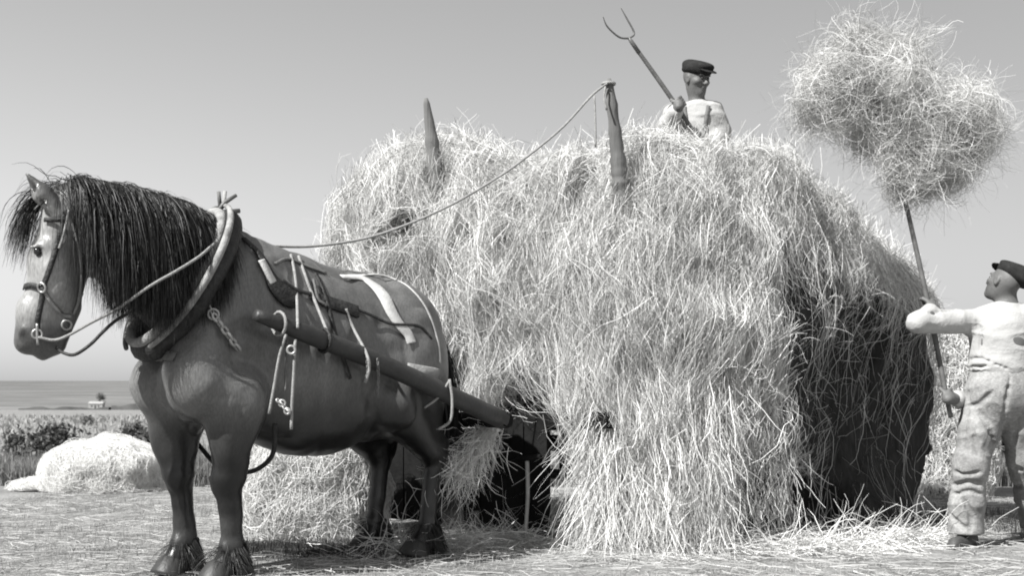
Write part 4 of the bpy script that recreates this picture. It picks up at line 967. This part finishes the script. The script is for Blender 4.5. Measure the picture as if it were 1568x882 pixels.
# the uncut grass beyond
n = 60000; x = rng.uniform(-9.5, 10, n); y = 12.15 + 2.6 * rng.random(n) ** 1.7 + .12 * vnoise(np.stack([x, x * 0, x * 0], -1), 1.3, 8); y = y + .2
blades('uncut_grass', x, y, rng.uniform(.16, .34, n) * (1 + .25 * vnoise(np.stack([x, y, x * 0], -1), .9, 9)), rng.uniform(.006, .013, n), M_GRASS, .3, 4, tone=(.6, 1.5), label='band of tall uncut grass along the far edge of the mown field', cat='tall grass')
n = 26000; x = rng.uniform(-24, 26, n); y = 15 + 40 * rng.random(n) ** 1.6
blades('rough_meadow', x, y, rng.uniform(.06, .20, n), rng.uniform(.02, .05, n) * y / 25, M_GRASS, .5, 3, tone=(1.0, 2.2), label='rough pale meadow between the uncut grass and the far bank', cat='meadow')
# haycocks
def haycock(name, c, r, h, label, n, cat='haycock', m=None, group=None, lump=.05, wide=(.003, .006), wexp=.5):
    B = Solid(); B.ell((0, 0, h * .30), (r * .96, r * .96, h * .70), .1, n=2.5); W = lambda P: lump * vnoise(P, 3 / r * .5, 80 + int(r * 100)) + lump * .5 * vnoise(P, 9 * .5 / r, 81)
    Fh, lh = B.grid(r / 18, W, clip=((-9, -9, .0), (9, 9, 9)), pad=.1); v, qd = surface_nets(Fh, lh, r / 18)
    root = empty(name, c, label, cat, group); c = np.array(c, float)
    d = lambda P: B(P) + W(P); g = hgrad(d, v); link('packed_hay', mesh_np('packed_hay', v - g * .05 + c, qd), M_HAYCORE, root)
    p, nn = surface_points(v, qd, n, lambda P, N_: (P[:, 2] > .02) * np.clip(-N_[:, 1] + .6, .02, 1))
    strands('loose_stalks', d, p, nrm(np.array([0, 0, -1.0]) * wexp + rng.normal(size=p.shape) * .6), rng.uniform(.08, .30, n) * (r / .5) ** .5, 7, rng.uniform(-.06, .02, n), rng.uniform(*wide, n), root, m or M_HAY, gravity=.25, wander=.6, frame=lambda A: A + c)
    return root
M_WHAY = mat('bleached_hay', 0.78, 0.8, 0.08, 3, at='tone', trans=.25, spec=.2)
haycock('haycock', (-1.34, 8.05, 0), .50, .92, 'round haycock of pale hay standing behind the horse legs under its belly', 19000, wide=(.0018, .0038))
haycock('haycock', (-4.08, 12.05, 0), .62, .52, 'low white hay heap on the stubble to the left of the horse chest', 15000, lump=.07, m=M_WHAY, wide=(.002, .004))
haycock('haycock', (-4.62, 12.0, 0), .42, .13, 'thin flat spread of white hay trailing off the left heap', 5000, lump=.05, m=M_WHAY, wide=(.002, .004))
haycock('hay_rick', (4.14, 11.2, 0), .38, 1.66, 'narrow pale hay rick glimpsed between the load and the man on the ground', 8000, cat='hay rick', wide=(.003, .006))
# low bushes in the meadow
def bush(c, rx, rz, n, label, tone=(.6, 1.5), leaf=.05):
    root = empty('bramble_bush', (c[0], c[1], 0), label, 'bush', 'low bushes scattered over the meadow'); c = np.array(c, float)
    k = max(4, int(n / 45)); cl = rng.normal(size=(k, 3)); cl = cl / np.linalg.norm(cl, axis=1, keepdims=True) * rng.uniform(.35, 1.0, (k, 1)); cl[:, 2] = np.abs(cl[:, 2])
    i = rng.integers(0, k, n); p = (cl[i] * .8 + rng.normal(size=(n, 3)) * .20) * np.array([rx, rx * .7, rz]) + c; p[:, 2] = np.maximum(p[:, 2], .02)
    u = nrm(rng.normal(size=(n, 3))); v = nrm(np.cross(u, rng.normal(size=(n, 3)))); sz = rng.uniform(.5, 1.2, (n, 1)) * leaf
    V = np.stack([p - u * sz, p + v * sz * .55, p + u * sz, p - v * sz * .55], 1).reshape(-1, 3); me = mesh_np('leaves', V, np.arange(n * 4).reshape(-1, 4), False)
    attr(me, 'tone', np.repeat(rng.uniform(*tone, n) * (1 + .3 * rng.normal(size=k))[i].clip(.4, 1.7), 4)); tag(link('leaves', me, M_LEAF, root), kind='stuff')
    for j in range(5):
        e = c + np.array([rng.normal() * rx * .5, rng.normal() * rx * .3, rz * rng.uniform(.5, .9)]); MB().tube(spline([c * [1, 1, 0] + [rng.normal() * .06, rng.normal() * .06, 0], (c * [1, 1, 0] + e) / 2 + [0, 0, rz * .1], e], 6), [.014, .004], 5).build('stem', M_TWIG, root)
def at(px, Y): return ((px - CX) / F_PX * Y, Y)
for px, Y, rx, rz, n, lab in ((80, 17.5, .46, .50, 2400, 'widest and darkest bramble bush left of the horse'), (22, 18.5, .22, .44, 600, 'small dark bush at the left edge of the meadow'), (122, 17.8, .22, .34, 500, 'middling bush just right of the widest bramble'), (170, 18.5, .26, .22, 400, 'faint bush rising behind the low white hay heap'), (208, 22, .34, .48, 1000, 'dark bush nearest the chest of the horse'), (233, 21, .28, .42, 700, 'bush half hidden by the horse chest'), (133, 38, .34, .28, 260, 'tiny lone bush out in the pale meadow'), (50, 16.6, .26, .20, 500, 'low spreading bush in front of the widest bramble'), (1536, 13.4, .40, .85, 1800, 'bush seen between the legs of the man on the ground')):
    x_, y_ = at(px, Y); bush((x_, y_, .02), rx, rz, n, lab)
# far bank, cottage and tree
M_FAR = mat('far_bank', 0.05, 0.95, 0.35, .6)
def bank(px0, px1, hh, lab, Y=98.0):
    xs_ = np.linspace((px0 - CX) / F_PX * Y, (px1 - CX) / F_PX * Y, 60); zz = height(xs_, np.full(60, Y)); top = zz + hh * (.75 + .5 * vnoise(np.stack([xs_, xs_ * 0, xs_ * 0], -1), .9, 61))
    V = np.concatenate([np.stack([xs_, np.full(60, Y - .5), zz - .3], -1), np.stack([xs_, np.full(60, Y - .2), top], -1), np.stack([xs_, np.full(60, Y + .6), top], -1), np.stack([xs_, np.full(60, Y + 1), zz - .3], -1)])
    i = np.arange(59); Q = np.concatenate([np.stack([i + k * 60, i + 1 + k * 60, i + 61 + k * 60, i + 60 + k * 60], 1) for k in range(3)])
    tag(link('field_bank', mesh_np('field_bank', V, Q), M_FAR), lab, 'bank')
bank(172, 420, .42, 'dark stretch of field bank meeting the horse chest'); bank(30, 168, .24, 'faint low stretch of field bank at the far left')
M_WHITE = mat('whitewash', 0.26, 0.9, 0.1, 2); M_ROOF = mat('thatch', 0.25, 0.9, 0.2, 2)
cy = 620.0; cx_ = (148 - CX) / F_PX * cy; cz = float(height(cx_, cy))
cot = empty('cottage', (cx_, cy, cz), 'tiny whitewashed cottage far off beyond the field bank', 'cottage')
MB().box((cx_, cy, cz + .9), (3.6, 1.8, 1.6)).build('wall', M_WHITE, cot, False)
V = np.array([(-3.8, -2.1, 2.5), (3.8, -2.1, 2.5), (3.8, 0, 3.7), (-3.8, 0, 3.7), (-3.8, 2.1, 2.5), (3.8, 2.1, 2.5)]) + [cx_, cy, cz]
rf = MB().add(V, [(0, 1, 2, 3), (3, 2, 5, 4)], [(0, 3, 4), (1, 5, 2)]).build('roof', M_WHITE, cot, False)
MB().box((cx_ + 2.9, cy, cz + 4.0), (.35, .35, .55)).build('chimney', M_WHITE, rf, False)
for dx in (-1.9, 1.6): MB().box((cx_ + dx, cy - 1.83, cz + 1.3), (.35, .05, .45)).build('window', M_FAR, cot, False)
MB().box((cx_ - .1, cy - 1.83, cz + .9), (.4, .05, .9)).build('door', M_FAR, cot, False)
tx = (155 - CX) / F_PX * 625; tr = empty('tree', (tx, 625, float(height(tx, 625))), 'single dark windblown tree beside the far cottage', 'tree')
MB().tube([(tx, 625, cz - .5), (tx + .2, 625, cz + 3), (tx - .4, 625, cz + 6)], [.35, .25, .12], 7).build('trunk', M_TWIG, tr)
p = np.concatenate([rng.normal(size=(500, 3)) * [.9, .9, 1.1] + [tx + .2, 625, cz + 5.2], rng.normal(size=(220, 3)) * [.8, .8, .9] + [tx - .5, 625, cz + 6.3]]); n = len(p); u = nrm(rng.normal(size=(n, 3))); v = nrm(np.cross(u, rng.normal(size=(n, 3)))); V = np.stack([p - u * .3, p + v * .2, p + u * .3, p - v * .2], 1).reshape(-1, 3)
me = mesh_np('crown', V, np.arange(n * 4).reshape(-1, 4), False); attr(me, 'tone', np.repeat(rng.uniform(.5, 1.4, n), 4)); tag(link('crown', me, M_LEAF, tr), kind='stuff')
